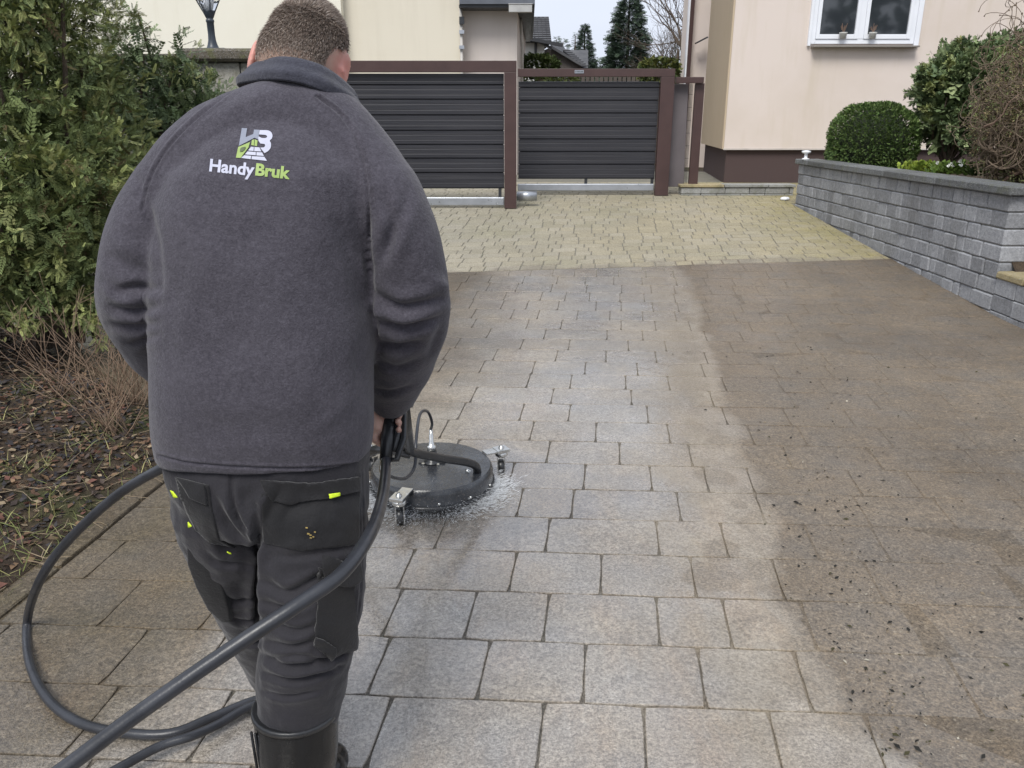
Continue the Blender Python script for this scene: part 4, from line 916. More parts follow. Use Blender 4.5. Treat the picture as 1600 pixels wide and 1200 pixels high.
def patch(name, poly, bv, m, parent, off=.0015, thick=0., res=6, tone=None, wob=0., smooth=0):
    "a piece cut to a photo outline and laid on a body surface, with thickness if wanted"
    tri = tessellate_polygon([[Vector((x, y, 0)) for x, y in poly]]); bm = bmesh.new(); vs = [bm.verts.new((x, y, 0)) for x, y in poly]
    for t in tri:
        try: bm.faces.new([vs[i] for i in t])
        except ValueError: pass
    for _ in range(7):
        long = [e for e in bm.edges if e.calc_length() > res]
        if not long: break
        bmesh.ops.subdivide_edges(bm, edges=long, cuts=1); bmesh.ops.triangulate(bm, faces=bm.faces)
    last = None; bad = []
    for v in bm.verts:
        q = on_surface(bv, v.co.x, v.co.y, off + (wob * noise.noise(Vector((v.co.x * .06, v.co.y * .06, 5))) if wob else 0))
        if q is None: bad.append(v)
        else: v.co = q
    bmesh.ops.delete(bm, geom=bad, context='VERTS')
    for _ in range(smooth): bmesh.ops.smooth_vert(bm, verts=bm.verts, factor=.5, use_axis_x=True, use_axis_y=True, use_axis_z=True)
    bmesh.ops.recalc_face_normals(bm, faces=bm.faces)
    bm.normal_update()
    if bm.faces and sum(f.normal.dot(EYE - f.calc_center_median()) for f in bm.faces) < 0: bmesh.ops.reverse_faces(bm, faces=bm.faces)
    me = bpy.data.meshes.new(name); bm.to_mesh(me); bm.free(); me.materials.append(m); me.polygons.foreach_set('use_smooth', [True] * len(me.polygons))
    o = link(bpy.data.objects.new(name, me), parent)
    if thick: s = o.modifiers.new('t', 'SOLIDIFY'); s.thickness = thick; s.offset = -1
    return o
def ring_loft(mb, rings, n=40, ex=2.5):
    "rings: (z, xl, xr, yb, yf, tilt) horizontal super-ellipses"
    v = []
    for z, xl, xr, yb, yf, tl in rings:
        cx, cy, a, b = (xl + xr) / 2, (yb + yf) / 2, (xr - xl) / 2, (yf - yb) / 2
        for k in range(n):
            t = 2 * math.pi * k / n; c, s = math.cos(t), math.sin(t)
            x = a * abs(c) ** (2 / ex) * (1 if c >= 0 else -1); y = b * abs(s) ** (2 / ex) * (1 if s >= 0 else -1); v.append((cx + x, cy + y, z - tl * (y + b)))
    m = len(rings); f = [(i * n + k, (i + 1) * n + k, (i + 1) * n + (k + 1) % n, i * n + (k + 1) % n) for i in range(m - 1) for k in range(n)]
    f += [tuple(range(n)), tuple((m - 1) * n + k for k in range(n))[::-1]]; mb.add(v, f)
def ring_px(py, xl, xr, yb, yf, tl=0.):
    z = at(xl, py, yb).z; ym = (yb + yf) / 2; k = 1 / ppm((0, ym, z)); return (z, (xl - 800) * k, (xr - 800) * k, yb, yf, tl)
def limb(mb, pts, n=20, res=5):
    "pts: (px, py, depth, radius in photo pixels)"
    q = [];
    for px, py, Y, r in pts: c = at(px, py, Y); q.append((c.x, c.y, c.z, r / ppm(c)))
    q = spline(q, res); P3 = [Vector(a[:3]) for a in q]; rr = [float(a[3]) for a in q]
    mb.tube(P3, rr, n); mb.ball(P3[0], rr[0] * .98, 16, 10); mb.ball(P3[-1], rr[-1] * .98, 16, 10); return P3
person = empty('person', 'man seen from behind in grey fleece jacket, dark work trousers and black rubber boots', 'person', loc=(0, 0, 0))
# fleece
def fleece_mat(name, a, b, nr_s=1.):
    t = NT(name); n = t.noise(260, 2, .8); n2 = t.noise(9, 4); n3 = t.noise(95, 4, .7)
    c = t.mix(t.ramp(n, .3, .7), a, b); c = t.mix(t.ramp(n2, .35, .7, 0, .3), c, tuple(q * 1.3 for q in b)); c = t.mix(t.ramp(n3, .35, .65, .4, 0), c, tuple(q * .6 for q in a))
    nr = t.bump(n, .5 * nr_s, .003); nr = t.bump(t.noise(85, 4, .7), .45 * nr_s, .004, nr)
    return t.done(c, .95, nr, spec=.15, Sheen_Weight=.18, Sheen_Roughness=.5)
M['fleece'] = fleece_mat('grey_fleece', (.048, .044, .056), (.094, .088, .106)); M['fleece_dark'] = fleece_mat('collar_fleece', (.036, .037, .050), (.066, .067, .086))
jk = MB()
rings = [ring_px(743, 256, 576, 1.275, 1.57, .14), ring_px(700, 252, 580, 1.265, 1.58, .12), ring_px(640, 247, 582, 1.262, 1.585, .1), ring_px(560, 246, 585, 1.27, 1.59, .08),
         ring_px(480, 248, 584, 1.28, 1.6, .06), ring_px(400, 250, 582, 1.285, 1.61, .04), ring_px(330, 252, 590, 1.295, 1.62, .02), ring_px(275, 272, 590, 1.315, 1.62, 0), ring_px(225, 320, 560, 1.345, 1.61, 0), ring_px(180, 372, 528, 1.385, 1.6, 0), ring_px(140, 402, 520, 1.43, 1.58, 0)]
ring_loft(jk, rings)
limb(jk, [(280, 300, 1.44, 65), (345, 238, 1.45, 72), (470, 195, 1.46, 74), (535, 240, 1.46, 72), (588, 300, 1.44, 66)])
limb(jk, [(280, 298, 1.44, 65), (245, 352, 1.43, 66), (229, 410, 1.43, 70), (226, 468, 1.45, 69), (245, 520, 1.53, 62), (290, 572, 1.64, 52), (350, 620, 1.78, 40)])
limb(jk, [(588, 298, 1.44, 66), (616, 345, 1.43, 64), (632, 400, 1.43, 63), (640, 455, 1.45, 63), (640, 505, 1.50, 57), (630, 555, 1.57, 51), (618, 595, 1.63, 42), (609, 622, 1.67, 34)])
jm = remeshed(jk, .0058, 7)
undulate(jm, 7, .006, 3); undulate(jm, 18, .0022, 8)
SJ = [  # torso
    ([(420, 420), (470, 520), (500, 640)], 30, .004, 'ridge'), ([(540, 370), (585, 470), (590, 560)], 14, .008, 'ridge'),
    ([(520, 330), (556, 420), (580, 520)], 13, -.007, 'ridge'), ([(330, 400), (300, 470), (285, 560)], 18, .004, 'ridge'), ([(560, 590), (575, 650), (580, 715)], 11, .005, 'ridge'), ([(280, 640), (380, 668), (520, 640)], 24, -.003, 'ridge'),
    ([(556, 610), (520, 650), (480, 680)], 12, .003, 'ridge'), ([(585, 500), (560, 560), (570, 640)], 9, -.004, 'ridge'),
    # left sleeve
    ([(205, 255), (228, 320), (245, 390), (252, 470)], 7, -.007, 'ridge'), ([(160, 400), (200, 412), (246, 440)], 10, .004, 'crease'),
    ([(180, 455), (215, 448), (250, 452)], 6, .008, 'crease'), ([(176, 480), (212, 486), (250, 478)], 6, .009, 'crease'), ([(172, 508), (210, 508), (248, 504)], 6, .007, 'crease'), ([(200, 538), (224, 530), (250, 522)], 5, .006, 'crease'),
    ([(160, 450), (190, 470), (215, 466)], 8, .005, 'ridge'),
    # right sleeve
    ([(577, 330), (574, 390), (579, 440), (584, 500)], 6, -.015, 'ridge'), ([(600, 310), (612, 350), (600, 400)], 8, .008, 'crease'), ([(636, 300), (622, 350), (592, 420)], 8, .006, 'crease'),
    ([(582, 452), (620, 478), (662, 474), (698, 462)], 7, .010, 'crease'), ([(584, 490), (625, 510), (664, 502), (690, 492)], 6, .010, 'crease'), ([(588, 530), (622, 540), (660, 530)], 6, .008, 'crease'), ([(590, 560), (620, 575), (655, 560)], 6, .006, 'crease'),
    ([(672, 430), (694, 450), (700, 480)], 9, .007, 'ridge'), ([(580, 606), (610, 612), (645, 602)], 4, .006, 'crease'), ([(586, 470), (600, 500), (604, 530)], 6, .006, 'ridge'), ([(690, 500), (680, 530), (668, 560)], 7, .005, 'crease'),
    # under the collar
    ([(330, 190), (400, 150), (470, 148)], 14, .003, 'ridge'),
]
fold(jm, SJ)
def subsurf(me):
    o = bpy.data.objects.new('t', me); COL.objects.link(o); s = o.modifiers.new('s', 'SUBSURF'); s.levels = 1; s.render_levels = 1; s.subdivision_type = 'CATMULL_CLARK'
    dg = bpy.context.evaluated_depsgraph_get(); out = bpy.data.meshes.new_from_object(o.evaluated_get(dg)); bpy.data.objects.remove(o); return out
jm = subsurf(jm)
SEAM = [([(384, 128), (340, 158), (290, 200), (252, 245), (231, 290), (222, 330)], 1.8, .0034, 'seam'), 
        ([(494, 150), (530, 178), (556, 215), (570, 262), (576, 320), (577, 370)], 1.9, .0038, 'seam'), ([(500, 152), (538, 182), (564, 220), (578, 268), (583, 320)], 1.5, .0026, 'seam'),
        ([(248, 712), (300, 724), (400, 731), (500, 731), (582, 722)], 1.8, .0034, 'seam'), ([(248, 717), (300, 729), (400, 736), (500, 736), (582, 727)], 1.2, .0012, 'seam')]
fold(jm, SEAM)
jm.materials.append(M['fleece']); jm.polygons.foreach_set('use_smooth', [True] * len(jm.polygons)); jm.name = 'jacket'
jacket = link(bpy.data.objects.new('jacket', jm), person)
jb = bvh_of(jm)
# stand-up collar
def collar():
    n = 44; v = []; f = []; lay_ = 5
    lo = [(520, 205, 1.66), (560, 190, 1.60), (563, 186, 1.53), (548, 172, 1.47), (518, 152, 1.43), (475, 133, 1.405), (430, 126, 1.41), (392, 129, 1.45), (375, 134, 1.51), (395, 150, 1.6), (440, 180, 1.66)]
    hi = [(538, 196, 1.66), (563, 184, 1.62), (560, 165, 1.56), (546, 139, 1.505), (515, 110, 1.46), (475, 94, 1.435), (437, 90, 1.44), (408, 97, 1.48), (396, 108, 1.53), (405, 120, 1.6), (440, 140, 1.66)]
    L = spline([tuple(at(*q)) for q in lo], 5); U = spline([tuple(at(*q)) for q in hi], 5); n = len(L)
    for j in range(lay_ + 1):
        t = j / lay_
        for i in range(n):
            a, b = Vector(L[i]), Vector(U[i]); p = a.lerp(b, t); c = Vector((at(470, 150, 1.54))); o_ = (p - c); o_.z = 0; o_.normalize(); p += o_ * (.008 * math.sin(math.pi * t) + .004 * noise.noise(p * 30) + (.006 * math.exp(-((t - .45) / .12) ** 2)) - .007 * math.exp(-((t - .62) / .1) ** 2)); v.append(p)
    for j in range(lay_):
        for i in range(n - 1): f.append((j * n + i, j * n + i + 1, (j + 1) * n + i + 1, (j + 1) * n + i))
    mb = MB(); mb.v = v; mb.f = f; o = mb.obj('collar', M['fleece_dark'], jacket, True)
    s = o.modifiers.new('s', 'SOLIDIFY'); s.thickness = .011; s.offset = 0; s = o.modifiers.new('u', 'SUBSURF'); s.levels = 2; s.render_levels = 2
    # second, folded edge of the zip front hanging on the right
    a = MB(); pts = [at(528, 152, 1.45), at(548, 168, 1.48), at(562, 186, 1.54), at(567, 193, 1.6)]; q = spline([tuple(p) for p in pts], 6)
    a.tube([Vector(p) for p in q], [.006] * len(q), 8); a.obj('zip_edge', M['fleece_dark'], jacket, True)
collar()
# printed emblem and lettering on the back
def ink(name, col): return simple(name, col, .6, .05, 40, .1, 300, .001)
INK = {'w': ink('print_white', (.46, .47, .57)), 'g': ink('print_green', (.28, .39, .10)), 'h': ink('print_grey', (.21, .23, .29)), 'd': ink('print_dark_leaf', (.06, .09, .03))}
def E(poly): return [(340 + x / 10, 180 + y / 10) for x, y in poly]
def arc(pts, n=4): return [tuple(q) for q in spline(pts, n)]
logo = [('h', [(383, 208), (465, 212), (442, 350), (560, 302), (574, 232), (655, 236), (645, 335), (638, 385), (580, 358), (500, 402), (336, 485)]),
        ('g', [(326, 502), (510, 425), (486, 508), (365, 672), (290, 668)]), ('g', [(540, 395), (574, 384), (571, 480), (528, 472)]), ('g', [(584, 384), (628, 402), (618, 488), (580, 482)]),
        ('w', [(525, 498), (570, 502), (565, 565), (482, 556)]), ('w', [(580, 503), (655, 508), (687, 572), (575, 566)]), ('w', [(472, 570), (600, 581), (600, 632), (432, 617)]), ('w', [(612, 582), (697, 586), (727, 642), (610, 634)]),
        ('w', [(420, 630), (530, 640), (520, 691), (370, 672)]), ('w', [(540, 645), (735, 655), (774, 718), (534, 692)]),
        ('w', arc([(660, 240), (780, 243), (835, 268), (860, 320), (850, 370), (818, 405), (836, 445), (832, 510), (795, 562), (737, 598)], 3) + [(668, 512), (715, 510)] + arc([(735, 503), (747, 478), (735, 456)], 3) + [(672, 448), (642, 405), (636, 335), (690, 362), (745, 365)] + arc([(765, 360), (778, 340), (765, 322)], 3) + [(740, 314), (650, 308)])]
for cn, po in logo: patch('emblem_shape', E(po), jb, INK[cn], jacket, .0012, 0, 8)
patch('emblem_leaf', E(arc([(355, 575), (362, 530), (390, 510), (445, 505), (425, 550), (390, 575), (355, 578)], 3)), jb, INK['d'], jacket, .0022, 0, 8)
def lettering(name, text, x0, y0, x1, y1, hpx, col, parent, bv, off, bold=.02, slant=0.):
    cu = bpy.data.curves.new('t', 'FONT'); cu.body = text; cu.offset = bold; cu.resolution_u = 4; o = bpy.data.objects.new('t', cu); COL.objects.link(o)
    dg = bpy.context.evaluated_depsgraph_get(); dg.update(); me = bpy.data.meshes.new_from_object(o.evaluated_get(dg)); bpy.data.objects.remove(o)
    a = mesh_co(me); w = a[:, 0].max() - a[:, 0].min(); caph = .729; mnx = a[:, 0].min()
    bm = bmesh.new(); bm.from_mesh(me); bmesh.ops.triangulate(bm, faces=bm.faces)
    for _ in range(2):
        bmesh.ops.subdivide_edges(bm, edges=[e for e in bm.edges if e.calc_length() > .12], cuts=1); bmesh.ops.triangulate(bm, faces=bm.faces)
    ux, uy = (x1 - x0) / w, (y1 - y0) / w; L_ = math.hypot(x1 - x0, y1 - y0); nx, ny = (y1 - y0) / L_, -(x1 - x0) / L_
    for v in bm.verts:
        s, h = v.co.x - mnx, v.co.y / caph * hpx; q = on_surface(bv, x0 + ux * s + nx * h, y0 + uy * s + ny * h, off)
        if q is not None: v.co = q
    bm.to_mesh(me); bm.free(); me.materials.clear(); me.materials.append(col); me.name = name; return link(bpy.data.objects.new(name, me), parent)
lettering('lettering', 'Handy', 327.5, 267.5, 397, 275, 19.5, INK['w'], jacket, jb, .0012, .03)
lettering('lettering', 'Bruk', 399, 273.5, 453, 279.5, 18.5, INK['g'], jacket, jb, .0012, .04)

# body: head, neck, core, arms, hands in one surface
def skin_mat():
    t = NT('skin'); n = t.noise(30, 4); c = t.mix(t.ramp(n, .3, .7), (.50, .30, .24), (.62, .40, .32)); c = t.mix(t.tone(), c, (.62, .20, .17))
    return t.done(c, .5, t.bump(t.noise(300, 3), .25, .001), Subsurface_Weight=.12, Subsurface_Scale=.01)
M['skin'] = skin_mat()
by = MB(); hc = at(481, 84, 1.535); tilt = Matrix.Rotation(R(-24), 3, 'X') ; yaw = Matrix.Rotation(R(-13), 3, 'Z'); roll = Matrix.Rotation(R(9), 3, 'Y'); HR = yaw @ tilt @ roll
def hp(x, y, z): return hc + HR @ Vector((x, y, z))
by.ball(hc, (.065, .084, .090), 28, 20, HR); by.ball(hp(0, .035, -.06), (.054, .056, .07), 20, 14, HR); by.ball(hp(0, .07, -.105), (.032, .028, .026), 14, 10, HR); by.ball(hp(0, -.045, -.03), (.060, .045, .066), 20, 14, HR)
by.tube([hp(0, .080, .005), hp(0, .102, -.035), hp(0, .098, -.045)], [.009, .014, .01], 10); by.ball(hp(0, .088, -.075), (.026, .012, .010), 12, 8, HR); by.ball(hp(0, .072, .02), (.05, .014, .012), 14, 8, HR)
for s in (-1, 1): by.ball(hp(.03 * s, .074, -.002), (.016, .012, .012), 10, 8, HR)
by.tube([hp(0, -.025, -.06), at(474, 150, 1.52), at(470, 210, 1.5)], [.055, .062, .075], 20)
for s in (-1, 1):  # ears
    er = HR @ Matrix.Rotation(R(-24 * s), 3, 'Z'); e0 = at(534, 109, 1.53) if s > 0 else at(397, 90, 1.545); by.ball(e0, (.0095, .021, .034), 14, 10, er); by.tube([hp(.060 * s, .014, -.02), e0], [.014, .012], 10)
ct = [(470, 300, 1.47, .1), (430, 500, 1.44, .1), (420, 700, 1.42, .1)]
q = [at(a, b, c) for a, b, c, _ in ct]; by.tube([q[0] + Vector((0, 0, .08))] + q, [.07, .10, .11, .11], 20)
def bone(pts, rs): by.tube([at(*p) for p in pts], rs, 14)
bone([(590, 300, 1.45), (635, 455, 1.47), (608, 625, 1.67), (607, 634, 1.675)], [.035, .035, .028, .026]); bone([(285, 300, 1.45), (228, 470, 1.47), (350, 620, 1.78), (372, 632, 1.83)], [.035, .035, .028, .026]); bone([(290, 290, 1.46), (470, 240, 1.48), (590, 290, 1.46)], [.045, .06, .045])
for a, b in (((480, 800, 1.38), (466, 1080, 1.34)), ((370, 800, 1.42), (440, 1000, 1.6))): bone([a, b], [.05, .04]); by.ball(at(*a), .05)
bone([(425, 720, 1.43), (480, 800, 1.38)], [.09, .05]); bone([(420, 720, 1.43), (370, 800, 1.42)], [.09, .05])
GA, GB = at(609, 640, 1.70), at(603, 718, 1.60)       # trigger gun grip axis
def hand(axis_a, axis_b, wrist, side):
    ax = (axis_b - axis_a).normalized(); w = wrist; c0 = axis_a.lerp(axis_b, .12); back = (w - c0); back = (back - ax * back.dot(ax)).normalized() if back.length > .001 else Vector((0, -1, 0))
    lat = ax.cross(back) * side; palm = c0 + lat * .030 + ax * .025
    by.tube([w, c0 + lat * .022, palm + ax * .02], [.026, .03, .026], 12, sq=(1, .75)); by.ball(palm, (.022, .028, .036), 14, 10)
    for i, (l, r) in enumerate(((.9, .0095), (1., .0098), (.95, .0092), (.8, .0082))):
        o_ = c0 + ax * (.004 + i * .0195) ; pts = []
        for a in (0, 40, 85, 130, 175, 215 * l): a = R(a); pts.append(o_ + (lat * math.cos(a) - back * math.sin(a)) * (.030 if a < .5 else .026))
        by.tube([palm.lerp(pts[0], .4)] + pts, [r * 1.1, r * 1.15, r * 1.1, r * 1.12, r, r * .95, r * .8], 9); by.ball(pts[-1], r * .8, 8, 6)
    th = [palm + ax * -.01, c0 + lat * .030 + back * .022 - ax * .012, c0 + back * .032 - ax * .018, c0 - lat * .016 + back * .026 - ax * .02]; by.tube(th, [.015, .0125, .011, .009], 9); by.ball(th[-1], .009, 8, 6)
hand(GA, GB, at(607, 628, 1.675), 1)
HLa, HLb = at(380, 640, 1.86), at(385, 700, 1.84); hand(HLa, HLb, at(372, 632, 1.83), -1)
bm_ = remeshed(by, .0034, 4)
hair_w = None
co_ = mesh_co(bm_); tn = np.zeros((len(co_), 3))
for s in (-1, 1):
    e0 = np.array(at(534, 109, 1.53) if s > 0 else at(397, 90, 1.545)); d = np.linalg.norm(co_ - e0, axis=1); tn += (np.clip(1.25 - d / .034, 0, 1) * .75)[:, None]
# hollow each ear a little
for s in (-1, 1):
    e0 = np.array((at(534, 109, 1.53) if s > 0 else at(397, 90, 1.545)) + Vector((.008 * s, .006, 0))); d = np.linalg.norm((co_ - e0) / np.array([.016, .016, .022]), axis=1); inw = np.array(HR @ Vector((-s, .0, 0))); co_ += np.exp(-d ** 2 * 1.5)[:, None] * inw * .006
set_co(bm_, co_); set_tone(bm_, np.clip(tn, 0, 1)); bm_.materials.append(M['skin']); bm_.polygons.foreach_set('use_smooth', [True] * len(bm_.polygons)); bm_.name = 'body'; body = link(bpy.data.objects.new('body', bm_), person)
# short hair: thousands of fine strands standing on a close cap
def hair():
    t = NT('hair'); c = t.tone(); M['hair'] = t.done(t.mix(1, c, (1, 1, 1), 'MULTIPLY'), .55, None, spec=.35)
    t = NT('hair_cap'); n = t.noise(500, 3, .8); M['hair_cap'] = t.done(t.mix(t.tone(), t.mix(t.ramp(n, .3, .7), (.15, .11, .085), (.24, .185, .15)), (.46, .30, .23)), .8, t.bump(n, .8, .003))
    co_ = mesh_co(bm_); inv = np.array(HR.inverted()); L = (co_ - np.array(hc)) @ inv.T; r = np.linalg.norm(L / np.array([.065, .084, .090]), axis=1)
    def edge(L):   # hairline height in head space
        back = np.clip(-L[:, 1] / .06, -1, 1); return np.where(back > 0, -.026 - .034 * back, -.026 + .085 * np.clip(-back, 0, 1))
    h = L[:, 2] - edge(L); ok = (h > -.004) & (r < 1.35) & (np.abs(L[:, 0]) < .078)
    for s in (-1, 1): e0 = np.array(HR.inverted() @ ((at(534, 109, 1.53) if s > 0 else at(397, 90, 1.545)) - hc)); ok &= (np.linalg.norm((L - e0) / np.array([1, .024, .040]) * np.array([0, 1, 1]), axis=1) > 1) | (np.abs(L[:, 0]) < .050)
    bm = bmesh.new(); bm.from_mesh(bm_); bm.verts.ensure_lookup_table(); bmesh.ops.delete(bm, geom=[v for v in bm.verts if not ok[v.index]], context='VERTS')
    capm = bpy.data.meshes.new('hair')
    for v in bm.verts:
        l = HR.inverted() @ (v.co - hc); e = edge(np.array([l]))[0]; hh = max(0, min(1, (l.z - e) / .06)); v.co += v.normal * (.0004 + .0030 * hh)
    bm.to_mesh(capm)
    tris = []; bm.free(); capm.materials.append(M['hair_cap']); capm.polygons.foreach_set('use_smooth', [True] * len(capm.polygons))
    for a in list(capm.color_attributes): capm.color_attributes.remove(a)
    Lc = (mesh_co(capm) - np.array(hc)) @ inv.T; fd = np.clip(1 - (Lc[:, 2] - edge(Lc)) / .030, 0, 1) ** .8; set_tone(capm, np.stack([fd] * 3, 1))
    cap = link(bpy.data.objects.new('hair', capm), person)
    cc = mesh_co(capm); nn = mesh_no(capm); n = 60000; idx = rng.integers(0, len(cc), n); p_ = cc[idx] + rng.normal(size=(n, 3)) * .0016; no = nn[idx]
    Lh = (p_ - np.array(hc)) @ inv.T; hh = np.clip((Lh[:, 2] - edge(Lh)) / .085, 0, 1); keep = rng.random(n) < (.12 + .88 * np.clip(hh * 2.6, 0, 1)); p_, no, Lh, hh = p_[keep], no[keep], Lh[keep], hh[keep]; n = len(p_)
    down = np.array(HR @ Vector((0, -.4, -1))); whorl = Lh[:, 2:3] > .05; fl = np.where(whorl, np.array(HR @ Vector((0, 1, .3))), down); fl = fl - no * (fl * no).sum(1)[:, None]
    ln = .0024 + .0060 * hh + .004 * np.clip((Lh[:, 2] - .06) / .04, 0, 1); d = no * (.22 + .25 * hh[:, None]) + fl * .8 + rng.normal(size=(n, 3)) * .16; d /= np.linalg.norm(d, axis=1, keepdims=True)
    sd = np.cross(d, rng.normal(size=(n, 3))); sd /= np.linalg.norm(sd, axis=1, keepdims=True); w = .00045
    tip = p_ + d * ln[:, None]; v = np.stack([p_ - sd * w, p_ + sd * w, tip], 1).reshape(-1, 3)
    base = pal(n, [(.22, .17, .14), (.28, .23, .19), (.36, .31, .275), (.15, .115, .09)], [.4, .33, .12, .15]); np_obj('strands', v, 3, np.repeat(base, 3, 0), M['hair'], cap)
hair()

# trousers
def cloth(name, a, b, rough=.8, sc=1.):
    t = NT(name); n = t.noise(6, 5); w = t.noise(600, 1, .5, stretch=(1, 1, .35)); c = t.mix(t.ramp(n, .3, .7), a, b); c = t.mix(t.ramp(w, .3, .7, 0, .35), c, tuple(q * 1.5 for q in b))
    return t.done(c, rough, t.bump(t.noise(38, 5, .65), .5 * sc, .006, t.bump(w, .4, .001)), spec=.3, Sheen_Weight=.15)
M['trouser'] = cloth('charcoal_work_cloth', (.012, .0115, .014), (.025, .0235, .0285)); M['trouser_black'] = cloth('black_work_cloth', (.006, .006, .007), (.013, .0125, .014), .75)
tr = MB()
ring_loft(tr, [ring_px(690, 268, 570, 1.30, 1.54, .1), ring_px(750, 264, 574, 1.285, 1.54, .1), ring_px(800, 272, 574, 1.28, 1.54, .08), ring_px(850, 300, 572, 1.29, 1.52, .05)])
limb(tr, [(490, 790, 1.375, 84), (489, 850, 1.36, 84), (487, 920, 1.35, 80), (484, 980, 1.34, 74), (478, 1030, 1.335, 72), (472, 1075, 1.33, 67), (466, 1112, 1.33, 61)])
limb(tr, [(345, 790, 1.40, 78), (362, 850, 1.42, 66), (392, 930, 1.50, 60), (425, 1000, 1.58, 56), (452, 1055, 1.62, 52), (470, 1090, 1.60, 46)])
tm = remeshed(tr, .0058, 6); undulate(tm, 13, .006, 2); undulate(tm, 34, .003, 5)
ST = [([(402, 790), (404, 850), (402, 930), (406, 1000)], 5.0, 0.0200, 'crease'), ([(362, 738), (366, 790), (392, 842), (404, 870)], 3.7, 0.0088, 'crease'), ([(440, 760), (420, 800), (410, 850)], 6.2, 0.0125, 'crease'), ([(330, 770), (360, 820), (398, 856)], 5.6, 0.0100, 'crease'),
      ([(415, 905), (450, 925), (500, 900), (540, 880)], 5.0, 0.0088, 'crease'), ([(410, 935), (450, 950), (500, 935)], 4.3, 0.0075, 'crease'), ([(412, 965), (460, 985), (500, 975)], 4.3, 0.0088, 'crease'), ([(415, 1000), (455, 1010), (492, 1000)], 4.3, 0.0088, 'crease'),
      ([(408, 1020), (450, 1040), (510, 1030), (550, 1010)], 4.3, 0.0100, 'crease'), ([(408, 1050), (455, 1062), (505, 1052), (535, 1040)], 3.7, 0.0100, 'crease'), ([(412, 1080), (450, 1088), (505, 1078)], 3.1, 0.0075, 'crease'), ([(420, 1030), (470, 1022), (540, 1044)], 3.7, 0.0063, 'crease'),
      ([(430, 870), (500, 865), (560, 850)], 5.0, 0.0050, 'crease'), ([(345, 930), (370, 940), (402, 925)], 3.7, 0.0075, 'crease'), ([(360, 965), (380, 970), (405, 958)], 3.1, 0.0075, 'crease'), ([(375, 1000), (392, 1004), (408, 998)], 3.1, 0.0075, 'crease'), ([(320, 860), (350, 880), (396, 880)], 4.3, 0.0063, 'crease'),
      ([(540, 880), (556, 940), (552, 1000)], 10, .005, 'ridge'), ([(300, 770), (330, 840), (345, 900)], 10, .005, 'ridge')]
fold(tm, ST); tm = subsurf(tm); fold(tm, [([(360, 738), (362, 770), (375, 812), (402, 850)], 1.4, .0018, 'seam'), ([(566, 740), (568, 850), (560, 960)], 1.3, .0018, 'seam')])
tm.materials.append(M['trouser']); tm.polygons.foreach_set('use_smooth', [True] * len(tm.polygons)); tm.name = 'trousers'; trousers = link(bpy.data.objects.new('trousers', tm), person); tb = bvh_of(tm)
TB = M['trouser_black']
def stitched(name, poly, off=.003, th=.004, wob=.003, m=None): return patch(name, poly, tb, m or TB, trousers, off, th, 7, wob=wob, smooth=3)
stitched('back_pocket', [(404, 770), (565, 752), (563, 850), (470, 862), (410, 848)], .003); stitched('pocket_flap', [(404, 748), (482, 752), (562, 742), (563, 768), (522, 778), (450, 788), (416, 780)], .0085, .005)
stitched('holster_pocket', [(272, 742), (330, 756), (336, 800), (346, 842), (372, 856), (330, 850), (302, 826), (284, 786)], .0035); stitched('pocket_flap', [(275, 742), (324, 754), (328, 792), (300, 778)], .008, .005)
stitched('cargo_pocket', [(496, 885), (552, 892), (556, 1000), (552, 1016), (516, 1034), (488, 1010), (494, 940)], .010, .012, .006); stitched('pocket_flap', [(500, 868), (556, 876), (560, 905), (548, 912), (500, 905)], .018, .006, .005)
stitched('pocket_flap', [(488, 986), (502, 986), (520, 1008), (516, 1034), (486, 1008)], .022, .004, .004)
hi_ = NT('tag_yellow').done((.62, .80, .03), .5, None)
for q in ([(511, 770), (526, 766), (526, 774), (512, 778)], [(277, 762), (281, 764), (287, 773), (283, 774)], [(304, 809), (310, 816), (305, 819)], [(358, 852), (363, 854), (363, 858), (359, 856)]):
    patch('tag', q, tb, hi_, trousers, .015, .002, 4)
paint = simple('dried_paint', (.30, .22, .07), .8)
for i in range(6):
    x, y = 480 + random.gauss(0, 5), 830 + random.gauss(0, 6); patch('paint_fleck', [(x, y), (x + 3, y + .5), (x + 2.5, y + 2.5), (x - .5, y + 2)], tb, paint, trousers, .0075, 0, 5)
# cargo pocket standing off the left thigh with tool loop
cp = MB(); side = [(313, 838, 1.36), (322, 868, 1.365), (336, 902, 1.38), (350, 938, 1.40), (362, 958, 1.42)]
pts = [at(*q) for q in side]; v = []
for i, p_ in enumerate(pts):
    w = [.014, .024, .027, .022, .010][i]
    for a, b in ((-w, -.035), (w, -.035), (w * 1.1, .05), (-w, .05)): v.append(p_ + Vector((a, b, 0)))
f = [(i * 4 + k, i * 4 + (k + 1) % 4, (i + 1) * 4 + (k + 1) % 4, (i + 1) * 4 + k) for i in range(4) for k in range(4)] + [(3, 2, 1, 0), (16, 17, 18, 19)]
cp.add(v, f); o = cp.obj('cargo_pocket', TB, trousers, True, bevel=.004)
lp = MB(); a = spline([tuple(at(*q)) for q in ((322, 838, 1.38), (309, 842, 1.37), (308, 862, 1.37), (316, 868, 1.38), (322, 852, 1.38))], 5); lp.tube([Vector(q) for q in a], .006, 8, sq=(.5, 1.6)); lp.obj('tool_loop', simple('grey_webbing', (.10, .11, .13), .8), trousers, True)
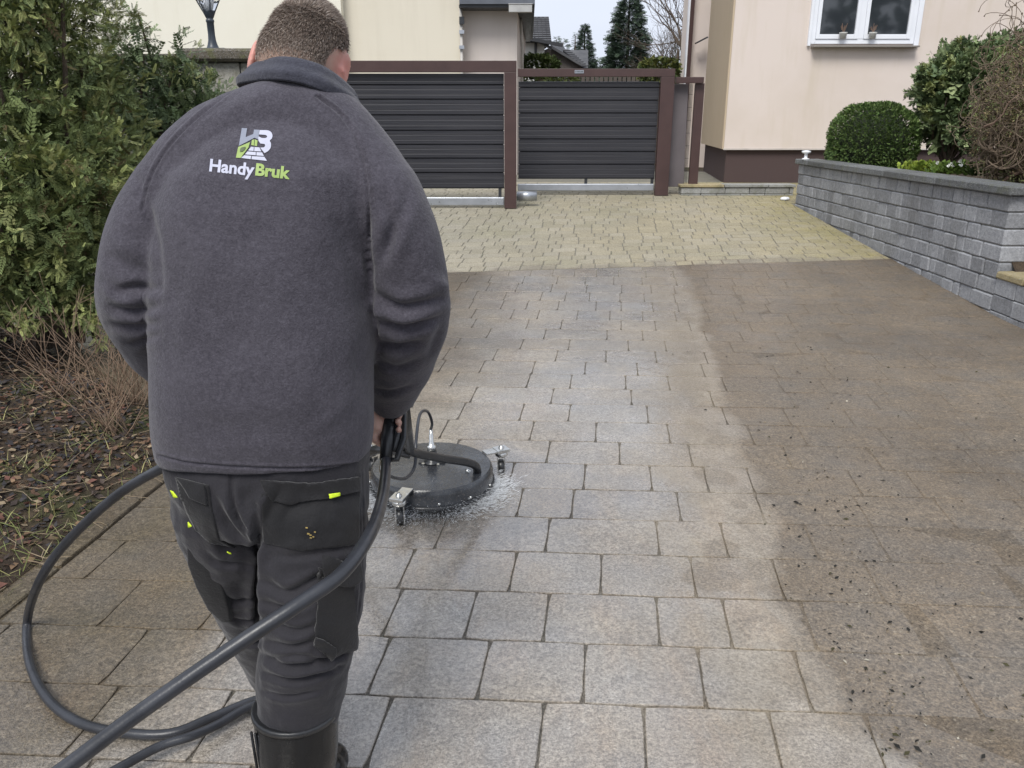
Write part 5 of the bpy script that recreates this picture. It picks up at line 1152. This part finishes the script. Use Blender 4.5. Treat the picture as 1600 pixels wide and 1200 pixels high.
# boots
def boot_mat():
    t = NT('boot_rubber'); t.b.inputs['Specular IOR Level'].default_value = .35; n = t.noise(60, 3); c = t.mix(t.ramp(t.noise(7, 4), .3, .7), (.007, .007, .0075), (.014, .014, .0145)); dr = t.ramp(t.voro(120), .10, .16, 1, 0); dr = t.math('MULTIPLY', dr, t.ramp(t.noise(20, 2), .45, .55))
    return t.done(c, t.ramp(n, .3, .7, .14, .3), t.bump(dr, .5, .002, t.bump(t.noise(30, 3), .2, .004)))
M['boot'] = boot_mat()
def boot(px, py, Y, rpx, foot, yawd):
    top = at(px, py, Y); r = rpx / ppm(top); gx, gy = foot; gz = G(gy); b = MB(); yw = Matrix.Rotation(R(yawd), 3, 'Z')
    ank = Vector((gx, gy, gz + .11)); mb = MB()
    mb.tube([top, top.lerp(ank, .4), top.lerp(ank, .75), ank, Vector((gx, gy + .005, gz + .04))], [r, r * .97, r * .86, r * .70, r * .68], 26)
    heel = Vector((gx, gy, gz + .045))
    for d_, rr, zz in ((.0, .043, .045), (.05, .045, .055), (.10, .046, .058), (.15, .048, .045), (.19, .042, .04)):
        mb.ball(heel + yw @ Vector((0, d_, zz - .045)), (rr, rr * 1.15, min(.05, zz)), 16, 10)
    me = remeshed(mb, .006, 5); me.materials.append(M['boot']); me.polygons.foreach_set('use_smooth', [True] * len(me.polygons)); me.name = 'boot'; o = link(bpy.data.objects.new('boot', me), person)
    s = MB(); out = []
    for k in range(28): a = 2 * math.pi * k / 28; s_ = math.sin(a); wv = .050 if s_ > -.2 else .046; out.append(heel + yw @ Vector((math.cos(a) * wv, .085 + s_ * .145, 0)))
    s.prism([(p.x, p.y) for p in out], gz + .001, gz + .026); s.obj('sole', M['rubber'], o, bevel=.004)
    rim = MB(); dirn = (top - ank).normalized(); c0 = top - dirn * .006; rim.lathe([(r * .96, 0), (r * 1.035, .001), (r * 1.045, .010), (r * 1.01, .014), (r * .96, .012)], c0, 30, dirn); rim.obj('rim', M['rubber'], o, True)
    ri = MB()
    for k in (-2, -1, 0):
        q = [Vector((top.x - r * .70 + k * .009, top.y - r * .70 - .0 - k * .004, top.z - .015)), Vector((top.x - r * .66 + k * .009, top.y - r * .66 - k * .004, top.z - .2))]; ri.tube(q, .003, 6)
    ri.obj('rib', M['boot'], o, True); return o
boot(463, 1106, 1.325, 65, (at(463, 1200, 1.31).x, 1.31), -6)
boot(466, 1040, 1.60, 50, (at(470, 1180, 1.50).x, 1.50), 0)

# ------------------------------------------------------------------ surface cleaner
cl = empty('surface_cleaner', 'round black wheeled surface cleaner spraying water in front of the man', 'cleaner')
Cc = gr(676, 772); Cc = Vector((at(676, 760, 3.0).x, 3.0, G(3.0))); RD = 95 / ppm(Cc + Vector((0, 0, .06)))
dk = NT('wet_black_steel'); n = dk.noise(60, 4, .6, dist=.8); spl = dk.ramp(dk.noise(7, 4), .42, .62)
c = dk.mix(spl, (.018, .020, .024), (.045, .05, .058)); c = dk.mix(dk.math('MULTIPLY', dk.ramp(dk.noise(180, 3, .7), .55, .7), .35), c, (.25, .22, .18))
M['deck'] = dk.done(c, dk.ramp(n, .35, .65, .08, .28), dk.bump(n, .35, .004), spec=.7)
def dw(x, y, z): return Cc + Vector((x, y, z))
b = MB(); b.lathe([(RD * .98, .030), (RD, .034), (RD, .088), (RD * .985, .103), (RD * .955, .112), (RD * .5, .116), (.03, .118)], Cc, 72); b.obj('deck', M['deck'], cl, True).modifiers.new('e', 'EDGE_SPLIT').split_angle = R(40)
b = MB(); b.lathe([(RD * 1.005, .026), (RD * 1.025, .026), (RD * 1.025, .046), (RD * 1.005, .046)], Cc, 72); b.obj('skirt_band', M['rubber'], cl, True)
br = MB()
for i in range(230):
    a = 2 * math.pi * i / 230 + random.uniform(-.01, .01); r1 = RD * random.uniform(1.0, 1.035); br.tube([dw(RD * math.cos(a), RD * math.sin(a), .03), dw(r1 * math.cos(a), r1 * math.sin(a), .004)], .0022, 4)
br.obj('brush_skirt', M['rubber'], cl)
for i in range(12):
    a = 2 * math.pi * i / 12 + .2; bo = MB(); bo.lathe([(.006, 0), (.006, .004), (.003, .006)], dw(RD * 1.0 * math.cos(a), RD * 1.0 * math.sin(a), .058), 10, (math.cos(a), math.sin(a), 0)); bo.obj('rivet', M['chrome'], cl, True)
def caster(a, spin):
    k = empty('caster'); k.parent = cl; d_ = Vector((math.cos(a), math.sin(a), 0)); s = Vector((-d_.y, d_.x, 0)); c0 = Cc + d_ * (RD + .07)
    ar = MB(); p0 = Cc + d_ * (RD * .93) + Vector((0, 0, .116)); ar.obox((p0 + c0 + Vector((0, 0, .116))) / 2, d_ * ((c0 - p0).length / 2 - .035), s * .024, (0, 0, .004)); ar.obox(c0 + Vector((0, 0, .116)), d_ * .03, s * .028, (0, 0, .007)); ar.obj('bracket', M['chrome'], k, bevel=.002)
    b = MB(); b.lathe([(.012, .128), (.012, .12)], c0, 8); b.lathe([(.024, .109), (.028, .104), (.028, .092), (.020, .084)], c0, 18); b.lathe([(.007, .135), (.009, .128), (.012, .122), (.012, .119)], c0, 6); b.obj('swivel', M['chrome'], k, True)
    f_ = Vector((math.cos(spin), math.sin(spin), 0)); t_ = Vector((-f_.y, f_.x, 0)); wc = c0 + f_ * .016 + Vector((0, 0, .031))
    for sg in (-1, 1): fk = MB(); fk.obox((c0 + wc) / 2 + t_ * .016 * sg + Vector((0, 0, .026)), f_ * .013, t_ * .0015, (0, 0, .036)); fk.obj('fork', M['chrome'], k)
    w = MB(); w.lathe([(.012, -.012), (.027, -.012), (.031, -.007), (.031, .007), (.027, .012), (.012, .012)], wc, 26, t_); w.obj('wheel', M['rubber'], k, True); ax = MB(); ax.tube([wc - t_ * .02, wc + t_ * .02], .005, 8); ax.obj('axle', M['chrome'], k)
caster(R(-107), R(100)); caster(R(28), R(95)); caster(R(150), R(60))
# swivel with coupling
sw_ = dw(.0, .01, .118); b = MB(); b.lathe([(.034, 0), (.034, .006), (.021, .008), (.021, .05), (.017, .054)], sw_, 20); b.obj('swivel_housing', M['rubber'], cl, True)
b = MB(); b.lathe([(.012, .054), (.019, .055), (.019, .078), (.012, .08), (.012, .09), (.0095, .092), (.0095, .125), (.007, .127), (.007, .15)], sw_, 12); b.obj('coupling', M['chrome'], cl, True)
for a in (.6, 2.2, 3.8, 5.4): b = MB(); b.lathe([(.007, 0), (.007, .008)], sw_ + Vector((.043 * math.cos(a), .043 * math.sin(a), 0)), 6); b.obj('bolt', M['chrome'], cl)
b = MB(); b.obox(sw_ + Vector((0, 0, .003)), (.055, 0, 0), (0, .016, 0), (0, 0, .003)); b.obj('mount_plate', M['rubber'], cl)
# handle fork and stem
fp = [at(746, 738, 2.93), at(743, 728, 2.90), at(728, 722, 2.85), at(690, 716, 2.72), at(650, 708, 2.58), at(628, 700, 2.50), at(600, 700, 2.52), at(572, 708, 2.62), at(540, 722, 2.8), at(532, 738, 2.9)]
q = spline([tuple(p) for p in fp], 6); b = MB(); b.tube([Vector(p) for p in q], .0165, 14); b.obj('handle_fork', M['rubber'], cl, True)
fp = [at(752, 745, 2.95), at(740, 742, 2.95), at(729, 735, 2.92)]; b = MB(); b.tube(fp, .008, 10); b.obj('fork_pivot', M['chrome'], cl, True); b = MB(); b.obox(at(749, 741, 2.95), (.02, 0, 0), (0, .012, 0), (0, 0, .008)); b.obj('fork_pivot', M['chrome'], cl, bevel=.003)
b = MB(); st0, st1 = at(641, 706, 2.52), at(630, 630, 1.78); b.tube([st0, st1], [.017, .015], 14); b.obj('handle_stem', M['rubber'], cl, True)
b = MB(); b.tube([at(575, 702, 2.55), at(604, 704, 2.5), at(640, 712, 2.47)], .011, 10); b.obj('cross_tube', M['rubber'], cl, True)
b = MB(); b.tube([at(645, 628, 1.8), at(560, 622, 1.82), at(460, 640, 1.85), at(380, 642, 1.86), at(372, 650, 1.86)], .014, 12); b.obj('handlebar', M['rubber'], cl, True)
sh = spline([tuple(q) for q in (sw_ + Vector((0, 0, .148)), at(675, 660, 2.92), at(668, 643, 2.85), at(656, 648, 2.75), at(650, 690, 2.6), at(648, 728, 2.55), at(634, 747, 2.45), at(612, 745, 2.3), at(603, 735, 2.1), at(602, 712, 1.72))], 8)
b = MB(); b.tube([Vector(q) for q in sh], .0058, 10); b.obj('feed_hose', M['hose'], cl, True)
# trigger gun in the hand
gn = empty('trigger_gun', 'black trigger gun in the right hand linking thick hose to the cleaner', 'spray gun')
ax = (GB - GA).normalized()
b = MB(); b.tube([GA - ax * .03, GA, GA.lerp(GB, .5), GB], [.012, .015, .016, .014], 14); b.obj('grip', M['rubber'], gn, True)
b = MB(); sdv = Vector((1, 0, 0)); b.tube([GA - ax * .02 + sdv * .016, GA + sdv * .034 + ax * .01, GA.lerp(GB, .6) + sdv * .036, GB + sdv * .024, GB + sdv * .004], [.006, .007, .0075, .007, .006], 10); b.obj('trigger_guard', M['rubber'], gn, True)
b = MB(); b.tube([GA - ax * .01 + sdv * .015, GA.lerp(GB, .5) + sdv * .024, GB.lerp(GA, .15) + sdv * .018], [.006, .0065, .005], 10, sq=(1, 1.6)); b.obj('trigger', M['rubber'], gn, True)
b = MB(); b.lathe([(.011, 0), (.013, .002), (.013, .03), (.010, .034)], GB, 8, ax); b.obj('hose_nut', M['chrome'], gn, True)
b = MB(); b.tube([GA - ax * .03, GA - ax * .045 + Vector((.01, .03, 0)), at(624, 650, 1.82)], [.014, .014, .011], 12); b.obj('barrel', M['rubber'], gn, True)
# hoses
hs = [tuple(GB) + (.011,)] + [tuple(at(x, y, Y)) + (r,) for x, y, Y, r in ((602, 745, 1.52, .0115), (596, 785, 1.40, .0118), (578, 835, 1.24, .012), (535, 895, 1.13, .0122), (470, 942, 1.07, .0122), (400, 988, 1.03, .0122), (330, 1035, 1.00, .0122), (255, 1087, .97, .0122), (175, 1145, .94, .0122), (95, 1205, .91, .0122), (10, 1262, .88, .0122), (-150, 1350, .8, .0122))]
q = spline(hs, 8); b = MB(); b.tube([Vector(p[:3]) for p in q], [float(p[3]) for p in q], 18); tag(b.obj('pressure_hose', M['hose'], None, True), 'thick black hose running from the trigger gun across the right leg to bottom left', 'hose')
zz = .014
lpz = [at(400, 690, 1.80), at(320, 706, 1.74), at(262, 727, 1.72), at(180, 776, 1.80), at(100, 852, 1.88), at(60, 912, 1.93)]
for x, y in ((43, 975), (48, 1042), (78, 1098), (130, 1134), (205, 1151), (270, 1148)): g = gr(x, y, zz); lpz.append(Vector((g.x, g.y, G(g.y) + zz + .004)))
for x, y in ((330, 1126), (398, 1099), (450, 1088)): g = gr(x, y, zz); lpz.append(Vector((g.x, g.y, G(g.y) + zz + .004)))
q = spline([tuple(p) for p in lpz], 8); b = MB(); b.tube([Vector(p) for p in q], .0125, 16); tag(b.obj('pressure_hose', M['hose'], None, True), 'black hose looping from the jacket hem round the left over wet paving', 'hose')
l2 = []
for x, y in ((60, 1290), (120, 1240), (190, 1202), (250, 1170), (300, 1150), (340, 1128)): g = gr(x, y, .04); l2.append(Vector((g.x, g.y, G(g.y) + .040 - (.012 if x > 320 else 0))))
l2 += [gr(398, 1106, .02) + Vector((0, 0, .01)), gr(450, 1098, .02) + Vector((0, 0, .004))]
q = spline([tuple(p) for p in l2], 8); b = MB(); b.tube([Vector(p) for p in q], .0115, 16); tag(b.obj('pressure_hose', M['hose'], None, True), 'hose lying flat on the slabs from bottom left to behind the boot', 'hose')
# water thrown out under the skirt
def spray_water():
    n = 6000; a = rng.uniform(-math.pi * 1.02, .25, n); r = RD * 1.0 + np.abs(rng.normal(size=n)) * .045; p_ = np.stack([Cc.x + r * np.cos(a), Cc.y + r * np.sin(a), Cc.z + .004 + np.abs(rng.normal(size=n)) * .022], 1)
    mb = MB()
    for i in range(n):
        d_ = Vector((math.cos(a[i]), math.sin(a[i]), random.uniform(.1, .7))); l = random.uniform(.002, .02); s = random.uniform(.0003, .0009); p = Vector(p_[i]); u = d_.orthogonal().normalized() * s; w = d_.normalized().cross(u)
        mb.add([p - d_ * l * .5, p + u, p + w, p - u, p - w, p + d_ * l], [(0, 2, 1), (0, 3, 2), (0, 4, 3), (0, 1, 4), (5, 1, 2), (5, 2, 3), (5, 3, 4), (5, 4, 1)])
    t = NT('foam'); M['foam'] = t.done((.72, .74, .76), .15, None, spec=.6)
    o = mb.obj('water_spray', M['foam']); tag(o, 'fine white water spray thrown out round the foot of the cleaner', 'water', kind='stuff')
spray_water()

# ------------------------------------------------------------------ litter, grass, twigs, debris
def litter():
    tl = np.array([(0, 0, 0), (.35, .28, .08), (1, .0, .12), (.35, -.28, .05)]); n = 17000; y = rng.uniform(.9, 6.5, n); x = np.array([edge_x(v) for v in y]) - .1 - rng.gamma(1.6, .6, n)
    z = np.array([bed_z(a, b) for a, b in zip(x, y)]) + .006; d = rng.normal(size=(n, 3)); d[:, 2] *= .25
    col = pal(n, [(.12, .07, .045), (.17, .11, .065), (.06, .045, .038), (.035, .032, .034), (.26, .20, .13), (.13, .06, .045)], [.17, .12, .25, .34, .07, .05]); v, c = scatter(tl, np.stack([x, y, z], 1), d, rng.uniform(.012, .046, n) , col)
    tag(np_obj('leaf_litter', v, 4, c, M['litter']), 'brown fallen leaves and dark bark chips covering the flower bed', 'leaves', kind='stuff')
litter()
def grass():
    P_ = []; D_ = []; S_ = []; C_ = []
    tl = np.array([(0, .02, 0), (0, -.02, 0), (.55, -.018, .03), (.55, .018, .03), (.55, .018, .03), (.55, -.018, .03), (1, 0, -.08), (1, 0, -.08)])
    cs = [(8, 805), (20, 830), (60, 712), (140, 690), (110, 770), (120, 838), (60, 850), (215, 690), (235, 700), (45, 640), (30, 600), (10, 880), (150, 655), (170, 705), (90, 745), (200, 760), (215, 745), (10, 720), (100, 855)]
    for px, py in cs:
        g = gr(px, py, .1); m = int(rng.uniform(20, 70)); s = rng.uniform(.04, .13); q = np.array([g.x, g.y, 0]) + rng.normal(size=(m, 3)) * s * np.array([1, 1, 0])
        q = q[[a[0] < edge_x(a[1]) - .04 for a in q]]; m = len(q)
        if not m: continue
        q[:, 2] = [bed_z(a[0], a[1]) for a in q]; P_.append(q); d = rng.normal(size=(m, 3)) * .8; d[:, 2] = abs(d[:, 2]) * .5 + .35; D_.append(d); S_.append(rng.uniform(.035, .10, m)); C_.append(pal(m, [(.16, .18, .06), (.11, .13, .045), (.32, .29, .15), (.24, .22, .09)], [.35, .3, .15, .2]))
    v, c = scatter(tl, np.concatenate(P_), np.concatenate(D_), np.concatenate(S_), np.concatenate(C_)); tag(np_obj('grass', v, 4, c, M['leaf']), 'sparse yellow green grass tufts among the dead leaves', 'grass', kind='stuff')
grass()
def bed_twigs():
    mb = MB()
    for i in range(420):
        y = random.uniform(1.2, 5.5); x = edge_x(y) - .08 - random.random() ** 1.3 * 2.2; z = bed_z(x, y) + .012; a = random.uniform(0, 6.28); l = random.uniform(.04, .2); d = Vector((math.cos(a), math.sin(a), random.uniform(-.02, .1))); k_ = d.cross(Vector((0, 0, 1))) * random.uniform(-.2, .2) * l
        mb.tube([Vector((x, y, z)), Vector((x, y, z)) + d * l * .5 + k_, Vector((x, y, z)) + d * l], [.0016, .0014, .0008], 4)
    tag(mb.obj('dead_stalks', simple('straw', (.26, .20, .13), .8, .4, 20)), 'thin pale dead stalks lying over the flower bed', 'twigs', kind='stuff')
bed_twigs()
def dry_shrub(px, py, label, n, hgt, seed):
    g = gr(px, py, .12); root = empty('dry_shrub', label, 'bush', 'dry twiggy shrubs in the bed'); rs = random.Random(seed); mb = MB(); tw = MB(); base = Vector((g.x, g.y, bed_z(g.x, g.y)))
    for i in range(n):
        a = rs.uniform(0, 6.28); sp = rs.uniform(.15, 1.0); d = Vector((math.cos(a) * sp, math.sin(a) * sp * .7, 1)).normalized(); p = base + Vector((rs.gauss(0, .04), rs.gauss(0, .04), 0)); pts = [p]; L = hgt * rs.uniform(.5, 1.1)
        for k in range(7):
            d = (d + Vector((rs.gauss(0, .12), rs.gauss(0, .12), -.05 * sp))).normalized(); p = p + d * L / 7; pts.append(p)
            if k > 1 and rs.random() < .7: e = (d + Vector((rs.gauss(0, .7), rs.gauss(0, .7), rs.gauss(.1, .3)))).normalized(); tw.tube([p, p + e * L * .15, p + e * L * .26 + Vector((0, 0, .01))], [.0016, .0012, .0006], 4)
        mb.tube(pts, [.0024 * (1 - .1 * k) for k in range(8)], 5)
    m = simple('red_brown_twig', (.22, .15, .10), .8, .3, 10); mb.obj('stem', m, root, True); tag(tw.obj('twigs', m, root, True), kind='stuff')
dry_shrub(178, 655, 'dry reddish bare twig shrub growing beside the man at the bed', 34, .62, 3)
dry_shrub(205, 600, 'thin bare twigs standing farther back below the evergreen bushes', 34, .5, 4)
dry_shrub(95, 600, 'sparse leaning dry twigs at the left under the yew', 16, .6, 6)
def debris():
    tl = np.array([(0, 0, 0), (.4, .25, .06), (1, .05, .0), (.45, -.22, .1)]); P_ = []; C_ = []; S_ = []
    for i in range(800):
        if random.random() < .45: px, py = 1280 + random.gauss(0, 130), random.uniform(440, 1180)
        else: px, py = random.uniform(1060, 1600), random.uniform(430, 1200)
        if random.random() < .35: px, py = 1285 + random.gauss(0, 45) + (py - 700) * .25, py
        g = gr(px, py)
        if g.x > XW - .03 or g.x < .9 + .1 * (g.y > 3): continue
        P_.append((g.x, g.y, G(g.y) + .004)); k = random.random(); C_.append((.018, .017, .014) if k < .6 else (.05, .045, .02) if k < .8 else (.20, .16, .11) if k < .95 else (.42, .38, .3)); S_.append(random.choice([.006, .008, .010, .014, .02]) * random.uniform(.7, 1.3))
    n = len(P_); d = rng.normal(size=(n, 3)); d[:, 2] *= .15; v, c = scatter(tl, np.array(P_), d, np.array(S_), np.array(C_)); tag(np_obj('debris', v, 4, c, M['litter']), 'small dark plant crumbs strewn over the dirty strip of paving', 'debris', kind='stuff')
debris()
